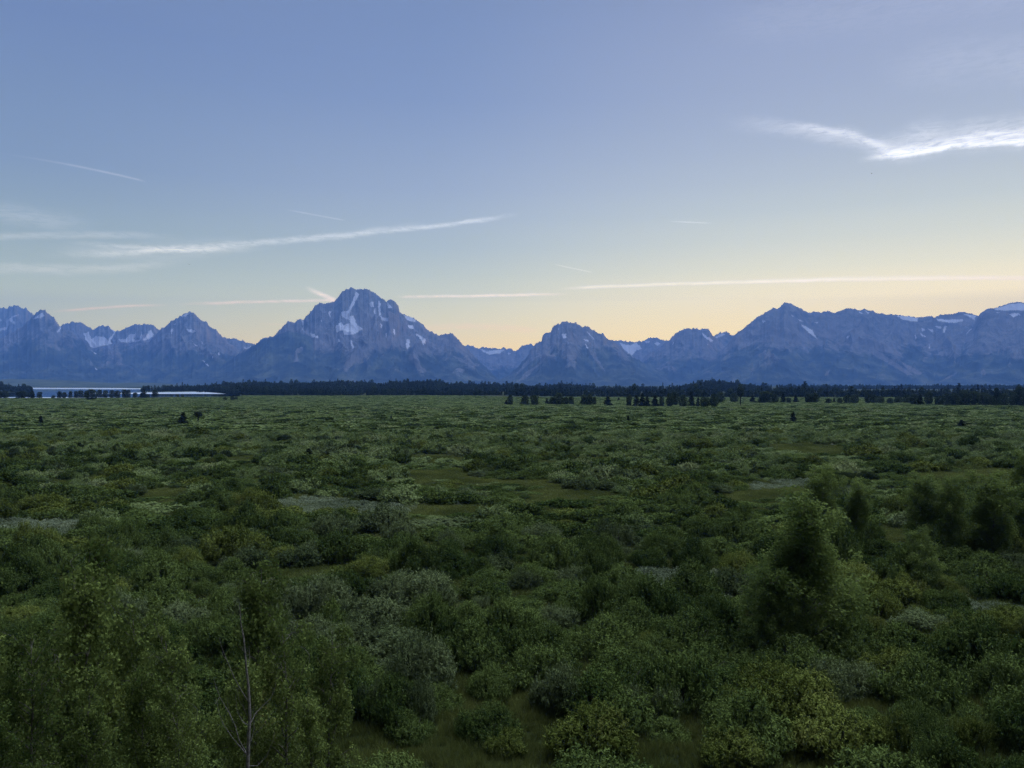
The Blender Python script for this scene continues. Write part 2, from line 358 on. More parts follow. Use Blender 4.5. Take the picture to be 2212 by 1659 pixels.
def massif(name, D, sky_pts, L, treeline, snow=(), seed=0, amp=0.12, rough=1.0, scree=(), soft=0.0, rockbias=0.0, rows=150):
    """a polar height field: crest at distance D following the skyline, face of length L towards the valley, a back slope behind"""
    sky_pts = sorted(sky_pts)
    x0, x1 = sky_pts[0][0], sky_pts[-1][0]
    nc = int((x1-x0)/0.62)+2
    px = np.linspace(x0, x1, nc)
    py = np.interp(px, [p[0] for p in sky_pts], [p[1] for p in sky_pts])
    jag = (ridged(px/9.0, px*0+seed, 4, seed+50)-0.5)*2.0 + fbm(px/2.2, px*0+seed, 3, seed+70)*1.3
    edge = sstep(0, 12, px-x0)*sstep(0, 12, x1-px)
    py = py - jag*rough*np.clip((384-py)/25.0, 0, 1)
    a = np.arctan((px-512)/F); ca = np.cos(a)
    u = px*D/F/1000.0                                     # km across
    Dr = D*(1+0.010*fbm(u*0.35, u*0+seed, 3, seed+11))/1.0
    H = EYE+(384-py)/F*Dr                                  # Dr measured along +Y
    t = np.concatenate([[-0.55, -0.3, -0.15, -0.07, -0.03], np.linspace(0, 1, rows)**1.12])
    T, U = np.meshgrid(t, u, indexing='ij')
    Hm = np.broadcast_to(H, T.shape)
    tt = np.clip(T, 0, 1)
    wx = fbm(U*1.1, tt*2.2, 3, seed+3)*0.35
    spur = ridged((U+wx)*0.95, tt*1.1+seed, 6, seed+20, 0.58)
    fine = ridged((U+wx*0.5)*3.2, tt*5.0, 5, seed+40, 0.6)
    body = Hm*(1-tt)**1.18
    env = np.clip(tt*5, 0, 1)*np.clip((1-tt)*3.0, 0, 1)
    Zz = body + env*Hm*amp*(spur-0.45)*1.9*(1-0.4*tt) + np.clip(tt*12, 0, 1)*np.clip((1-tt)*3, 0, 1)*Hm*0.028*(fine-0.4)*2*(1-0.7*soft)
    YY = np.broadcast_to(Dr, T.shape) - T*L*(0.9+0.2*fbm(U*0.5, U*0, 2, seed+5))
    cap = EYE+(Hm-EYE)*YY/np.broadcast_to(Dr, T.shape)-tt*6
    Zz = np.where(T > 0, np.minimum(Zz, cap), Zz)
    Zz = np.where(T < 0, Hm*(1+T*1.0), Zz)
    Zz = np.maximum(Zz, -1.0)
    XX = YY*np.broadcast_to(np.tan(a), T.shape)
    # what grows or lies where
    PX = np.broadcast_to(px, T.shape); PY = 384-(Zz-EYE)/YY*F
    SN = np.zeros(T.shape)
    wob_x = fbm(PX/3.0, PY/3.0, 3, seed+90)*1.3; wob_y = fbm(PX/3.0+9, PY/3.0, 3, seed+91)*1.0
    for poly in snow: SN = np.where(in_poly(PX+wob_x, PY+wob_y, poly), 1.0, SN)
    crest = np.clip((Zz-1050)/900, 0, 1)
    SN = np.maximum(SN, sstep(0.62, 0.8, ridged((U+wx)*2.1, tt*2.6, 5, seed+60))*crest*0.55)
    SN = np.where(T < 0, 0.35, SN)
    RK = sstep(treeline*0.45, treeline*1.35, Zz + 420*(spur-0.45)+260*fbm(U*0.8, tt*3, 4, seed+77))*0.9+rockbias
    chute = ridged((U+wx)*1.7+4, tt*1.0, 3, seed+80)
    RK = RK+sstep(0.66, 0.85, chute)*0.35*np.clip((1-tt)*2, 0, 1)
    for poly in scree: RK = np.where(in_poly(PX+wob_x, PY+wob_y, poly), 1.35, RK)
    idx = np.arange(T.size).reshape(T.shape)
    fc = np.stack([idx[:-1, :-1], idx[1:, :-1], idx[1:, 1:], idx[:-1, 1:]], -1).reshape(-1)
    me = mesh(name, np.stack([XX, YY, Zz], -1).reshape(-1, 3), fc, 4, [M_MTN],
              {'snow': ('POINT', SN.ravel()), 'rock': ('POINT', RK.ravel())}, smooth=True)
    return tag(link(name, me), kind='structure')

z1 = lambda *p: zc(1, p)
z2 = lambda *p: zc(2, p)
z3 = lambda *p: zc(3, p)
z4 = lambda *p: zc(4, p)
massif('mountain', 19000, [(-260, 330), (-180, 318), (-120, 326), (-60, 312), (-20, 318)]+z1((0, 290), (35, 276), (60, 292), (85, 275), (130, 270), (160, 274), (190, 290), (225, 295), (250, 320), (290, 345), (340, 380), (420, 460), (560, 600), (800, 850)),
       4200, 500, [z1((60, 390), (130, 350), (180, 345), (110, 380), (135, 425), (110, 425), (85, 400), (70, 450), (60, 470), (0, 490), (-40, 480), (0, 465), (50, 460)),
                   z1((150, 490), (210, 460), (230, 405), (240, 420), (215, 465), (250, 470), (245, 487), (190, 492)), z1((265, 432), (322, 428), (300, 455), (270, 452)),
                   z1((45, 530), (120, 530), (170, 505), (150, 535), (110, 542), (60, 542)), z1((-60, 400), (0, 385), (20, 395), (-20, 420))], 3, rockbias=.2)
massif('mountain', 17500, z1((380, 620), (450, 520), (520, 445), (560, 430), (630, 407), (680, 412), (700, 420), (715, 418), (760, 450), (800, 472), (840, 450), (930, 442), (970, 470), (1005, 492), (1060, 470), (1130, 445), (1180, 432), (1250, 430), (1280, 420), (1310, 435), (1350, 455), (1378, 475), (1450, 540), (1550, 700)),
       3600, 380, [z1((715, 510), (765, 495), (790, 560), (830, 530), (900, 545), (930, 565), (975, 600), (900, 614), (850, 626), (810, 640), (770, 610), (740, 560)),
                   z1((1025, 560), (1080, 558), (1120, 515), (1180, 508), (1150, 560), (1170, 572), (1205, 560), (1222, 480), (1225, 540), (1200, 580), (1100, 590), (1040, 585)),
                   z1((1228, 568), (1270, 520), (1300, 470), (1325, 520), (1300, 552), (1240, 575)), z1((930, 445), (1000, 490), (985, 520), (960, 560), (950, 590), (940, 560), (985, 500))], 5, rockbias=.3)
massif('mountain', 17200, z1((1850, 700), (1925, 545), (1990, 560), (2030, 553), (2090, 570), (2140, 590), (2180, 602), (2250, 620), (2400, 760)),
       3500, 380, [z1((2095, 618), (2130, 640), (2185, 608), (2150, 645), (2120, 655))], 6, rockbias=.3)
massif('mountain', 19500, z2((1700, 720), (1805, 605), (1850, 612), (1880, 615), (1925, 640), (1960, 630), (2000, 630), (2060, 640), (2100, 640), (2150, 630), (2180, 640), (2200, 632), (2212, 640))+z3((15, 640), (50, 668), (65, 660), (100, 630), (150, 600), (190, 600), (220, 610), (260, 590), (330, 640), (450, 760)),
       4500, 350, [z2((1940, 638), (2010, 665), (2100, 650), (2170, 648), (2120, 680), (2030, 694), (1980, 672)), z3((0, 672), (25, 680), (15, 692), (0, 690))], 7, rockbias=.1)
massif('mountain', 19500, z3((780, 640), (900, 572), (960, 570), (1050, 580), (1130, 582), (1180, 570), (1210, 555), (1250, 538), (1300, 555), (1350, 572), (1395, 565), (1500, 600), (1650, 760)),
       4500, 420, [z3((965, 590), (1010, 605), (1060, 612), (1110, 588), (1155, 640), (1110, 652), (1080, 690), (1060, 712), (1030, 672), (990, 640)), z3((1170, 575), (1235, 578), (1200, 598)), z3((1290, 580), (1312, 600), (1290, 614), (1262, 600))], 8, rockbias=.15)
massif('mountain', 17500, z3((1650, 640), (1770, 528), (1810, 505), (1860, 498), (1885, 493), (1920, 520), (1950, 515), (2000, 500), (2100, 560), (2250, 700)),
       3600, 420, [z3((1785, 545), (1850, 503), (1870, 520), (1810, 552))], 9)
massif('mountain', 16500, z3((1050, 900), (1120, 790), (1170, 720), (1220, 680), (1290, 640), (1350, 590), (1395, 568), (1410, 545), (1450, 510), (1500, 480), (1560, 465), (1620, 468), (1660, 478), (1690, 465), (1725, 470), (1750, 510), (1770, 530), (1850, 600), (1950, 690), (2050, 800)),
       4000, 430, [z3((1665, 505), (1710, 530), (1775, 575), (1750, 582), (1700, 548)), z3((1423, 580), (1432, 580), (1430, 605), (1423, 605)), z3((1715, 598), (1735, 605), (1730, 615))], 10)
massif('mountain', 15500, z1((620, 760), (700, 690), (760, 655), (830, 637), (900, 620), (960, 612), (1030, 600), (1180, 592), (1290, 572), (1340, 520), (1378, 478), (1420, 450), (1450, 420), (1510, 385), (1560, 358), (1600, 335), (1640, 323), (1670, 328), (1700, 370), (1720, 378), (1740, 390), (1775, 405), (1810, 445), (1860, 480), (1910, 525), (1930, 548), (1980, 590), (2050, 650), (2110, 690), (2212, 760), (2400, 850), (2600, 930)),
       3900, 520, [z1((1560, 358), (1640, 326), (1625, 348), (1570, 374)), z1((1600, 482), (1660, 470), (1685, 500), (1640, 505)), z1((1645, 565), (1705, 622), (1690, 620)), z1((1738, 728), (1802, 785), (1780, 782)), z1((1880, 660), (1897, 690), (1885, 712)), z1((1820, 678), (1845, 722), (1830, 720)), z1((1495, 428), (1525, 430), (1500, 438)), z1((1740, 570), (1750, 600), (1742, 605)), z1((1470, 480), (1495, 470), (1480, 515))], 11)
massif('mountain', 14800, [(-260, 345), (-160, 335), (-80, 350)]+z1((-60, 600), (0, 560), (100, 500), (200, 440), (240, 400), (300, 345), (345, 308), (365, 302), (395, 315), (430, 340), (470, 380), (500, 430), (520, 447), (560, 465), (600, 482), (650, 510), (700, 545), (760, 610), (800, 660), (870, 720), (950, 770), (1100, 835), (1250, 895), (1400, 950)),
       3900, 620, [z1((488, 497), (520, 452), (530, 465), (502, 502)), z1((280, 385), (340, 345), (370, 330), (390, 362), (340, 378)), z1((808, 798), (847, 820), (830, 824)), z1((785, 655), (842, 685), (820, 688))], 12, rockbias=-.05)
massif('mountain', 14500, z1((1300, 950), (1500, 905), (1700, 880), (1850, 812), (1950, 760), (2050, 690), (2110, 650), (2170, 618))+z2((0, 605), (50, 570), (100, 545), (160, 535), (200, 495), (230, 475), (245, 440), (310, 397), (355, 412), (395, 378), (430, 385), (460, 350), (500, 310), (530, 265), (570, 242), (600, 262), (650, 240), (690, 240), (720, 200), (760, 150), (790, 122), (850, 112), (880, 122), (940, 130), (970, 122), (1010, 140), (1045, 160), (1080, 200), (1110, 215), (1145, 240), (1158, 222), (1172, 215), (1210, 235), (1245, 270), (1256, 320), (1290, 345), (1350, 358), (1400, 390), (1450, 430), (1500, 475), (1540, 500), (1595, 527), (1640, 515), (1690, 510), (1710, 500), (1730, 520), (1770, 570), (1805, 605), (1850, 650), (1920, 720), (1990, 790), (2080, 880), (2150, 950)),
       4200, 430, [z2((878, 150), (908, 170), (892, 205), (862, 255), (842, 295), (828, 325), (812, 312), (832, 270), (848, 230), (866, 180)),
                   z2((752, 316), (800, 320), (822, 308), (832, 335), (827, 387), (800, 387), (770, 374), (753, 360)),
                   z2((818, 367), (860, 353), (868, 385), (884, 430), (940, 468), (900, 497), (860, 518), (820, 523), (780, 517), (760, 482), (718, 503), (702, 455), (740, 418), (757, 413), (767, 436), (800, 430), (828, 415)),
                   z2((488, 513), (523, 513), (527, 543), (503, 548)), z2((538, 526), (557, 533), (550, 555), (530, 547)), z2((1073, 230), (1088, 230), (1092, 350), (1120, 402), (1103, 398), (1078, 340), (1070, 280)),
                   z2((1105, 368), (1168, 378), (1150, 403), (1120, 408)), z2((998, 238), (1027, 233), (1032, 282), (1008, 282)), z2((1288, 352), (1365, 368), (1398, 412), (1330, 402)), z2((1328, 438), (1372, 438), (1377, 467), (1333, 467)),
                   z2((1318, 558), (1342, 562), (1342, 622), (1320, 648), (1310, 600)), z2((1385, 508), (1440, 528), (1478, 560), (1482, 590), (1463, 608), (1438, 562)),
                   z2((1203, 475), (1218, 475), (1215, 522), (1203, 522)), z2((648, 318), (667, 323), (657, 368), (646, 357)), z2((828, 563), (847, 578), (862, 632), (850, 642), (838, 610)), z2((718, 563), (742, 558), (735, 588)),
                   z2((1140, 215), (1152, 238), (1192, 290), (1158, 292)), z2((1092, 425), (1102, 430), (1100, 465), (1092, 460)), z2((615, 460), (630, 462), (625, 472)), z2((1135, 500), (1145, 545), (1158, 555), (1140, 550)),
                   z2((1038, 290), (1050, 295), (1045, 345), (1036, 335)), z2((577, 390), (590, 395), (585, 408), (577, 402)), z2((415, 400), (425, 405), (432, 470), (422, 480))], 13, amp=.13,
       scree=[z2((1340, 680), (1400, 750), (1450, 800), (1492, 835), (1440, 852), (1410, 825), (1360, 740)), z2((1540, 675), (1610, 672), (1600, 695), (1560, 695)), z2((780, 780), (860, 700), (900, 660), (880, 740), (800, 840), (770, 830)), z2((1690, 690), (1760, 720), (1950, 780), (1930, 800), (1790, 760))], rockbias=.12, rows=210)
massif('mountain', 13400, z2((-700, 930), (-500, 860), (-300, 800), (-150, 700), (0, 612), (100, 552), (160, 542), (230, 508), (300, 490), (400, 510), (480, 527), (560, 600), (640, 680), (700, 760), (760, 850), (820, 940)),
       3400, 2600, [], 14, amp=.08, rough=.6, rockbias=-.1, rows=90)
massif('mountain', 13300, z2((830, 940), (890, 860), (960, 750), (1020, 650), (1080, 570), (1120, 540), (1170, 570), (1240, 630), (1310, 690), (1370, 790), (1420, 880), (1450, 945)),
       3200, 1500, [], 15, amp=.10, rough=.6, rockbias=.05, rows=90)
massif('mountain', 14300, z2((1950, 980), (2060, 930), (2130, 900))+z3((0, 870), (30, 850), (100, 780), (140, 730), (180, 680), (215, 620), (245, 585), (290, 580), (300, 530), (330, 500), (350, 506), (370, 505), (385, 450), (400, 432), (440, 430), (460, 412), (540, 408), (590, 420), (630, 450), (660, 452), (690, 438), (715, 460), (730, 478), (760, 488), (775, 500), (820, 510), (860, 550), (900, 575), (950, 600), (1000, 650), (1080, 710), (1200, 780), (1300, 840), (1400, 900), (1500, 950)),
       4200, 480, [z3((463, 513), (502, 513), (507, 540), (480, 557), (470, 540)), z3((648, 558), (692, 568), (697, 580), (665, 577)), z3((668, 598), (692, 628), (692, 648), (675, 622)), z3((685, 492), (745, 560), (738, 560), (680, 500)), z3((425, 465), (440, 475), (430, 480))], 16,
       scree=[z3((330, 660), (360, 650), (300, 760), (220, 830), (150, 900), (70, 935), (160, 840), (270, 770)), z3((200, 700), (250, 720), (150, 800), (50, 890), (100, 820)), z3((690, 640), (760, 680), (770, 720), (850, 850), (800, 800), (730, 720))], rockbias=.05, rows=180)
massif('mountain', 15000, z3((1380, 950), (1450, 930), (1600, 840), (1750, 730), (1900, 600), (1950, 530), (1985, 497), (2050, 450), (2100, 410), (2150, 370), (2200, 342))+z4((0, 335), (50, 305), (95, 283), (125, 290), (160, 270), (190, 240), (207, 236), (240, 245), (290, 270), (350, 300), (390, 320), (410, 327), (440, 313), (500, 322), (520, 308), (570, 310), (620, 325), (670, 305), (720, 285), (780, 292), (820, 300), (865, 290), (920, 305), (980, 325), (1040, 333), (1100, 340), (1180, 345), (1240, 352), (1320, 366), (1340, 357), (1430, 352), (1460, 365), (1500, 342), (1560, 338), (1610, 335), (1660, 320), (1720, 318), (1760, 330), (1810, 345), (1900, 380), (2100, 480), (2400, 700)),
       4300, 560, [z4((817, 308), (852, 332), (830, 332)), z4((862, 298), (913, 330), (890, 332)), z4((322, 422), (370, 438), (425, 473), (468, 547), (430, 518), (370, 472)), z4((283, 372), (355, 395), (330, 401)), z4((712, 522), (745, 510), (725, 538)),
                   z4((1130, 349), (1250, 357), (1322, 370), (1312, 400), (1200, 387)), z4((1455, 370), (1560, 383), (1695, 378), (1692, 400), (1600, 411), (1500, 397)), z4((1695, 335), (1805, 348), (1792, 382), (1740, 352)), z4((1388, 458), (1442, 468), (1452, 493)), z4((1340, 448), (1378, 468), (1362, 483)),
                   z4((1536, 438), (1557, 438), (1547, 492), (1528, 492)), z4((1328, 488), (1360, 513), (1392, 530), (1350, 522)), z4((1288, 508), (1312, 540), (1298, 547)), z4((1460, 433), (1513, 438), (1512, 460), (1475, 452)), z4((240, 338), (275, 348), (260, 357)), z4((0, 393), (33, 393), (10, 414)), z4((1408, 578), (1422, 625), (1410, 622)), z4((445, 405), (480, 403), (465, 420))], 17, amp=.11, rough=.55, soft=.5,
       scree=[z4((900, 620), (1000, 660), (1150, 760), (1280, 850), (1230, 850), (1080, 760), (940, 680)), z4((1180, 740), (1350, 830), (1330, 850), (1240, 820)), z4((320, 580), (350, 580), (400, 660), (380, 670)), z4((540, 820), (575, 805), (560, 850), (530, 860)), z4((760, 560), (880, 580), (900, 640), (800, 590))], rockbias=.12, rows=180)
massif('mountain', 13900, z4((1180, 960), (1300, 880), (1400, 830), (1500, 750), (1600, 640), (1700, 530), (1780, 440), (1820, 360), (1835, 340), (1870, 310), (1910, 288), (1960, 287), (2010, 270), (2060, 255), (2110, 238), (2170, 232), (2212, 240))+[(1075, 310), (1110, 300), (1160, 306), (1220, 300), (1290, 296), (1360, 292), (1500, 282), (1700, 268), (1950, 262)],  # crest past the right frame edge is unseen, raised to block the sun
       4200, 560, [z4((1955, 292), (2110, 248), (2180, 243), (2260, 262), (2260, 307), (2120, 302), (2000, 306)), z4((2078, 333), (2172, 328), (2184, 347), (2120, 358)), z4((1775, 447), (1742, 500), (1718, 513), (1750, 462)), z4((1555, 698), (1583, 740), (1570, 768)), z4((1965, 320), (2010, 322), (1980, 330))], 18, amp=.11, rough=.45, soft=.5,
       scree=[z4((1845, 835), (1868, 792), (1893, 832), (1860, 858)), z4((1560, 870), (1650, 820), (1620, 860), (1500, 910)), z4((2100, 700), (2150, 680), (2140, 710))], rockbias=.10, rows=180)

# ---------------------------------------------------------------- wooded hills between the flats and the range
def hill(name, D, pts, L, col_a, col_b, treeh, seed):
    """moraine: crest line from the photo less the height of the trees on it"""
    pts = sorted(pts); px = np.arange(pts[0][0], pts[-1][0], 3.0)
    py = np.interp(px, [p[0] for p in pts], [p[1] for p in pts])
    H = np.maximum(EYE+(384-py)/F*D-treeh, 0.0)
    t = np.concatenate([[-1, -.5, -.2], np.linspace(0, 1, 26)])
    T, HH = np.meshgrid(t, H, indexing='ij'); PXX = np.broadcast_to(px, T.shape)
    YY = D-T*L; XX = (PXX-512)/F*YY
    Zz = HH*np.where(T >= 0, 0.5+0.5*np.cos(np.pi*np.clip(T, 0, 1)), np.clip(1+T, 0, 1))+np.clip(fbm(XX/260, YY/260, 3, seed), -.6, 1)*4*np.where(T >= 0, np.sin(np.pi*np.clip(T, 0, 1)), 0)-0.3
    idx = np.arange(T.size).reshape(T.shape)
    fc = np.stack([idx[:-1, :-1], idx[1:, :-1], idx[1:, 1:], idx[:-1, 1:]], -1).reshape(-1)
    m, n = material(name+'_soil'); geo = n.n('ShaderNodeNewGeometry')
    f = n.noise(geo.outputs['Position'], 0.006, 6, 0.7)
    finish(n, pbsdf(n, n.mix(n.rng(f, .4, .6), col_a, col_b), .95, .05))
    tag(link(name, mesh(name, np.stack([XX, YY, Zz], -1).reshape(-1, 3), fc, 4, [m], smooth=True)), kind='structure')
    def top(x, y):
        tt = (D-y)/L; p = x/y*F+512
        h = np.interp(p, px, H, left=0, right=0)
        return h*np.where(tt >= 0, 0.5+0.5*np.cos(np.pi*np.clip(tt, 0, 1)), np.clip(1+tt, 0, 1))+np.clip(fbm(x/260, y/260, 3, seed), -.6, 1)*4*np.where(tt >= 0, np.sin(np.pi*np.clip(tt, 0, 1)), 0)-0.3
    return top
# low hill across the lake, far off
hill('hills', 8200, [(-300, 378.5), (-100, 377)]+z1((0, 905), (150, 902), (350, 905), (450, 912), (600, 915), (800, 930), (1000, 940), (1200, 932), (1400, 940), (1600, 955), (1900, 975)), 1800, (.030, .042, .026), (.085, .10, .055), 0, 3)
FH = z1((1180, 988), (1250, 975), (1450, 962), (1700, 965), (1850, 950), (1900, 938), (2100, 930))+z2((0, 922), (150, 922), (250, 935), (400, 935), (550, 930), (700, 917), (830, 917), (950, 922), (1060, 938), (1150, 930), (1200, 917), (1350, 920), (1500, 908), (1600, 917), (1700, 932), (1900, 945), (2212, 947))+z3((200, 958), (360, 955), (400, 948), (530, 942), (640, 952), (750, 965), (1000, 966), (1400, 966), (1550, 952), (1620, 932), (1700, 916), (1750, 910), (1850, 918), (1950, 928), (2050, 950))+z4((0, 937), (100, 946), (200, 952), (280, 964), (380, 980), (500, 985), (700, 990))
hill_top = hill('hill', 2650, FH, 750, (.020, .030, .016), (.055, .070, .030), 14, 4)
hill_top2 = hill('hill', 4200, z4((200, 1000), (380, 980), (500, 975), (870, 968), (1000, 972), (1300, 970), (1500, 962), (1750, 960), (1850, 970), (2000, 985), (2300, 1000)), 900, (.020, .030, .016), (.050, .065, .030), 13, 5)
hill_top3 = hill('hill', 2300, [(-300, 381), (-60, 380)]+z1((0, 942), (60, 945), (110, 965), (135, 1000)), 300, (.02, .03, .016), (.03, .04, .02), 14, 6)

# ---------------------------------------------------------------- plant builders
def leaves(c, axis, ln, wd, mat, name, tint=None, seed=1, jitter=0.5, nrm=None, nj=0.45):
    """rhombic leaf faces at points c, long axis near `axis`"""
    r = np.random.RandomState(seed); N = len(c)
    if nrm is not None:        # blades lie across the direction they face
        nn = nrm/(np.linalg.norm(nrm, axis=1)[:, None]+1e-9); axis = axis-.85*(axis*nn).sum(1)[:, None]*nn
    ax = axis+r.normal(0, jitter, (N, 3)); ax /= np.linalg.norm(ax, axis=1)[:, None]
    q = r.normal(0, 1, (N, 3))
    if nrm is not None: q = nrm/(np.linalg.norm(nrm, axis=1)[:, None]+1e-9)+q*nj
    sd = np.cross(ax, q); sd /= np.linalg.norm(sd, axis=1)[:, None]+1e-9
    ln = np.broadcast_to(ln, N)[:, None]; wd = np.broadcast_to(wd, N)[:, None]
    v = np.stack([c-ax*ln*.5, c+sd*wd*.5, c+ax*ln*.5, c-sd*wd*.5], 1).reshape(-1, 3)
    t = r.rand(N) if tint is None else np.clip(tint+r.normal(0, .24, N), 0, 1)
    return mesh(name, v, np.arange(4*N), 4, [mat], {'tint': ('FACE', t)})
def tubes(lines, mat, name, k=6):
    """lines: list of (points, radii)"""
    vs = []; fs = []; b = 0
    for pts, rad in lines:
        pts = np.asarray(pts, float); rad = np.asarray(rad, float); n = len(pts)
        tg = np.gradient(pts, axis=0); tg /= np.linalg.norm(tg, axis=1)[:, None]+1e-9
        ref = np.array([0.3, 1, 0.2]) if abs(tg[0][2]) > .7 else np.array([0, 0, 1.])
        s = np.cross(tg, ref); s /= np.linalg.norm(s, axis=1)[:, None]+1e-9; u = np.cross(tg, s)
        an = np.arange(k)*2*np.pi/k
        ring = pts[:, None]+rad[:, None, None]*(np.cos(an)[None, :, None]*s[:, None]+np.sin(an)[None, :, None]*u[:, None])
        vs.append(ring.reshape(-1, 3))
        i = np.arange(n-1)[:, None]*k+np.arange(k)[None]; j = np.arange(n-1)[:, None]*k+(np.arange(k)[None]+1) % k
        fs.append((np.stack([i, j, j+k, i+k], -1)+b).reshape(-1)); b += n*k
    return mesh(name, np.concatenate(vs), np.concatenate(fs), 4, [mat], smooth=True)
def curve_pts(p, d, length, n, wob, up, r):
    pts = [np.array(p, float)]; d = np.array(d, float); d /= np.linalg.norm(d)
    for i in range(n):
        d = d+r.normal(0, wob, 3)+np.array([0, 0, up]); d /= np.linalg.norm(d); pts.append(pts[-1]+d*length/n)
    return np.array(pts)

def shrub_points(seed, nsh, per, depth=0.22, lob=13, flat=0.62):
    """tips of upright shoots on a lumpy mound of radius 1 and height ~flat*1.6"""
    r = np.random.RandomState(seed)
    L = [(np.array([.08, -.05, flat*.35]), .50)]
    for i in range(lob):
        a = r.rand()*2*np.pi; q = math.sqrt(r.rand())*.74
        h = flat*(1.0-.85*q*q)*r.uniform(.40, 1.18)
        L.append((np.array([math.cos(a)*q, math.sin(a)*q, h*.75]), r.uniform(.16, .37)))
    C = np.array([l[0] for l in L]); R = np.array([l[1] for l in L])
    pr = R**2; pr[0] *= .8; pr /= pr.sum()
    k = r.choice(len(L), nsh*3, p=pr)
    d = r.normal(0, 1, (nsh*3, 3)); d[:, 2] = np.abs(d[:, 2])*1.15-.25; d /= np.linalg.norm(d, axis=1)[:, None]
    tip = C[k]+d*R[k][:, None]*r.uniform(.86, 1.12, (nsh*3, 1))*np.array([1, 1, .95])
    inside = (np.linalg.norm(tip[:, None]-C[None], axis=2) < R[None]*.86).any(1)
    ok = ~inside & (tip[:, 2] > .03); tip = tip[ok][:nsh]; d = d[ok][:nsh]
    ax = d*.75+np.array([0, 0, .65]); ax /= np.linalg.norm(ax, axis=1)[:, None]
    ext = r.gamma(1.3, .030, len(tip))
    s = r.rand(len(tip), per)
    P = tip[:, None]+ax[:, None]*((ext[:, None]-s*depth)[:, :, None])+r.normal(0, .015, (len(tip), per, 3))
    tint = np.repeat(r.rand(len(tip)), per)*.75+.25*(1-s.ravel())  # lighter at shoot tips, darker further in: shade put into the leaf tint
    A = np.repeat(ax, per, 0)
    return P.reshape(-1, 3), A, tint, C, R, np.repeat(d+np.array([0, 0, .35]), per, 0)
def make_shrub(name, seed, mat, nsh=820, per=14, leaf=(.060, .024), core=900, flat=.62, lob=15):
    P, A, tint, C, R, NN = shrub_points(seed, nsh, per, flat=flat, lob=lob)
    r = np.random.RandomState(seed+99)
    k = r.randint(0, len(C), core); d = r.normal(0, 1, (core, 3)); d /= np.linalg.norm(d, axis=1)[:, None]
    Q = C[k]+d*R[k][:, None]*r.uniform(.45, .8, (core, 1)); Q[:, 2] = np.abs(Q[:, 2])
    Pa = np.concatenate([P, Q]); Aa = np.concatenate([A, d]); ta = np.concatenate([tint, np.full(core, .1)])  # inner core leaves all tinted dark, shade painted inside the mound
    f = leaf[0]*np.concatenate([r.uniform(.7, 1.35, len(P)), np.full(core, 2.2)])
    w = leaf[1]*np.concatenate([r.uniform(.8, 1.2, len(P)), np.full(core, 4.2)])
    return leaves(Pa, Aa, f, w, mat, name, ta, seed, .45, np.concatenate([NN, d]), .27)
def make_stems(name, seed, mat, n=26):
    r = np.random.RandomState(seed); out = []
    for i in range(n):
        a = r.rand()*2*np.pi; q = r.uniform(.03, .22)
        p = (math.cos(a)*q, math.sin(a)*q, -.05); d = (math.cos(a)*r.uniform(.1, .9), math.sin(a)*r.uniform(.1, .9), 1)
        pts = curve_pts(p, d, r.uniform(.35, .62), 5, .10, .05, r); out.append((pts, np.linspace(.016, .004, 6)))
    return tubes(out, mat, name, 5)

def make_broad_tree(seed, mat, H=10.0, Wd=2.2, nl=13000, leaf=.13, base=.12, shape='col', name='crown', nclus=110, bk=None, rk=1.0):
    """trunk + limbs, and leaf clusters carried by the limbs; returns trunk mesh, crown mesh"""
    r = np.random.RandomState(seed)
    tr = curve_pts((0, 0, -.4), (r.normal(0, .05), r.normal(0, .05), 1), H*1.0, 12, .035, .12, r)
    lines = [(tr, np.linspace(.011*H*rk, .0012*H, 13))]
    cl = []
    nlimb = 42
    for i in range(nlimb):
        f = base+(1-base)*(i+.5)/nlimb*.93
        j = f*12; p = tr[int(j)]*(1-j % 1)+tr[min(int(j)+1, 12)]*(j % 1)
        a = i*2.4+r.normal(0, .5)
        if shape == 'cone': ww = Wd*1.1*(1.06-f)**.95*(.75+.5*r.rand())
        elif shape == 'round': ww = Wd*math.sqrt(max(.05, 1-((f-.5)/.52)**2))*(.75+.45*r.rand())
        else: ww = Wd*(1-((f-.45)/.68)**2)**.5*(.6+.6*r.rand())
        ww = max(ww, .25)
        up = r.uniform(.5, 1.3)
        pts = curve_pts(p, (math.cos(a), math.sin(a), up), ww*math.sqrt(1+up*up)*.85, 5, .12, .03, r)
        lines.append((pts, np.linspace(.0040*H*(1.2-f)*rk+.006, .004, 6)))
        m = max(2, int(nclus/nlimb*(.6+ww/Wd)))
        for q in range(m):
            s = r.uniform(.30, 1.05); jj = min(s, .999)*5; c = pts[int(jj)]*(1-jj % 1)+pts[min(int(jj)+1, 5)]*(jj % 1)
            off = r.normal(0, .22+.07*Wd, 3); cc = c+off
            lines.append((np.array([c, (c+cc)/2+r.normal(0, .05, 3), cc]), np.array([.008, .006, .003])))
            cl.append((cc, r.uniform(.30, .62)*(.5+Wd/4.2)))
    cl.append((tr[-1], .35))
    C = np.array([c for c, _ in cl]); R = np.array([q for _, q in cl])
    k = r.choice(len(C), nl, p=R**2/np.sum(R**2)); d = r.normal(0, 1, (nl, 3)); d /= np.linalg.norm(d, axis=1)[:, None]
    P = C[k]+d*(R[k]*r.uniform(.35, 1.05, nl))[:, None]*np.array([1, 1, 1.25])
    ok = P[:, 2] > .15; P = P[ok]; d = d[ok]; k = k[ok]
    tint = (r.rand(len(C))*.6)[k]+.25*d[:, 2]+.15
    ln = leaf*r.uniform(.7, 1.25, len(P))
    return tubes(lines, bk or M_BARK, 'trunk', 6), leaves(P, np.array([0, 0, -.6])+d*.3, ln, ln*.82, mat, name, tint, seed, .8, d+np.array([0, 0, .4]), .7)

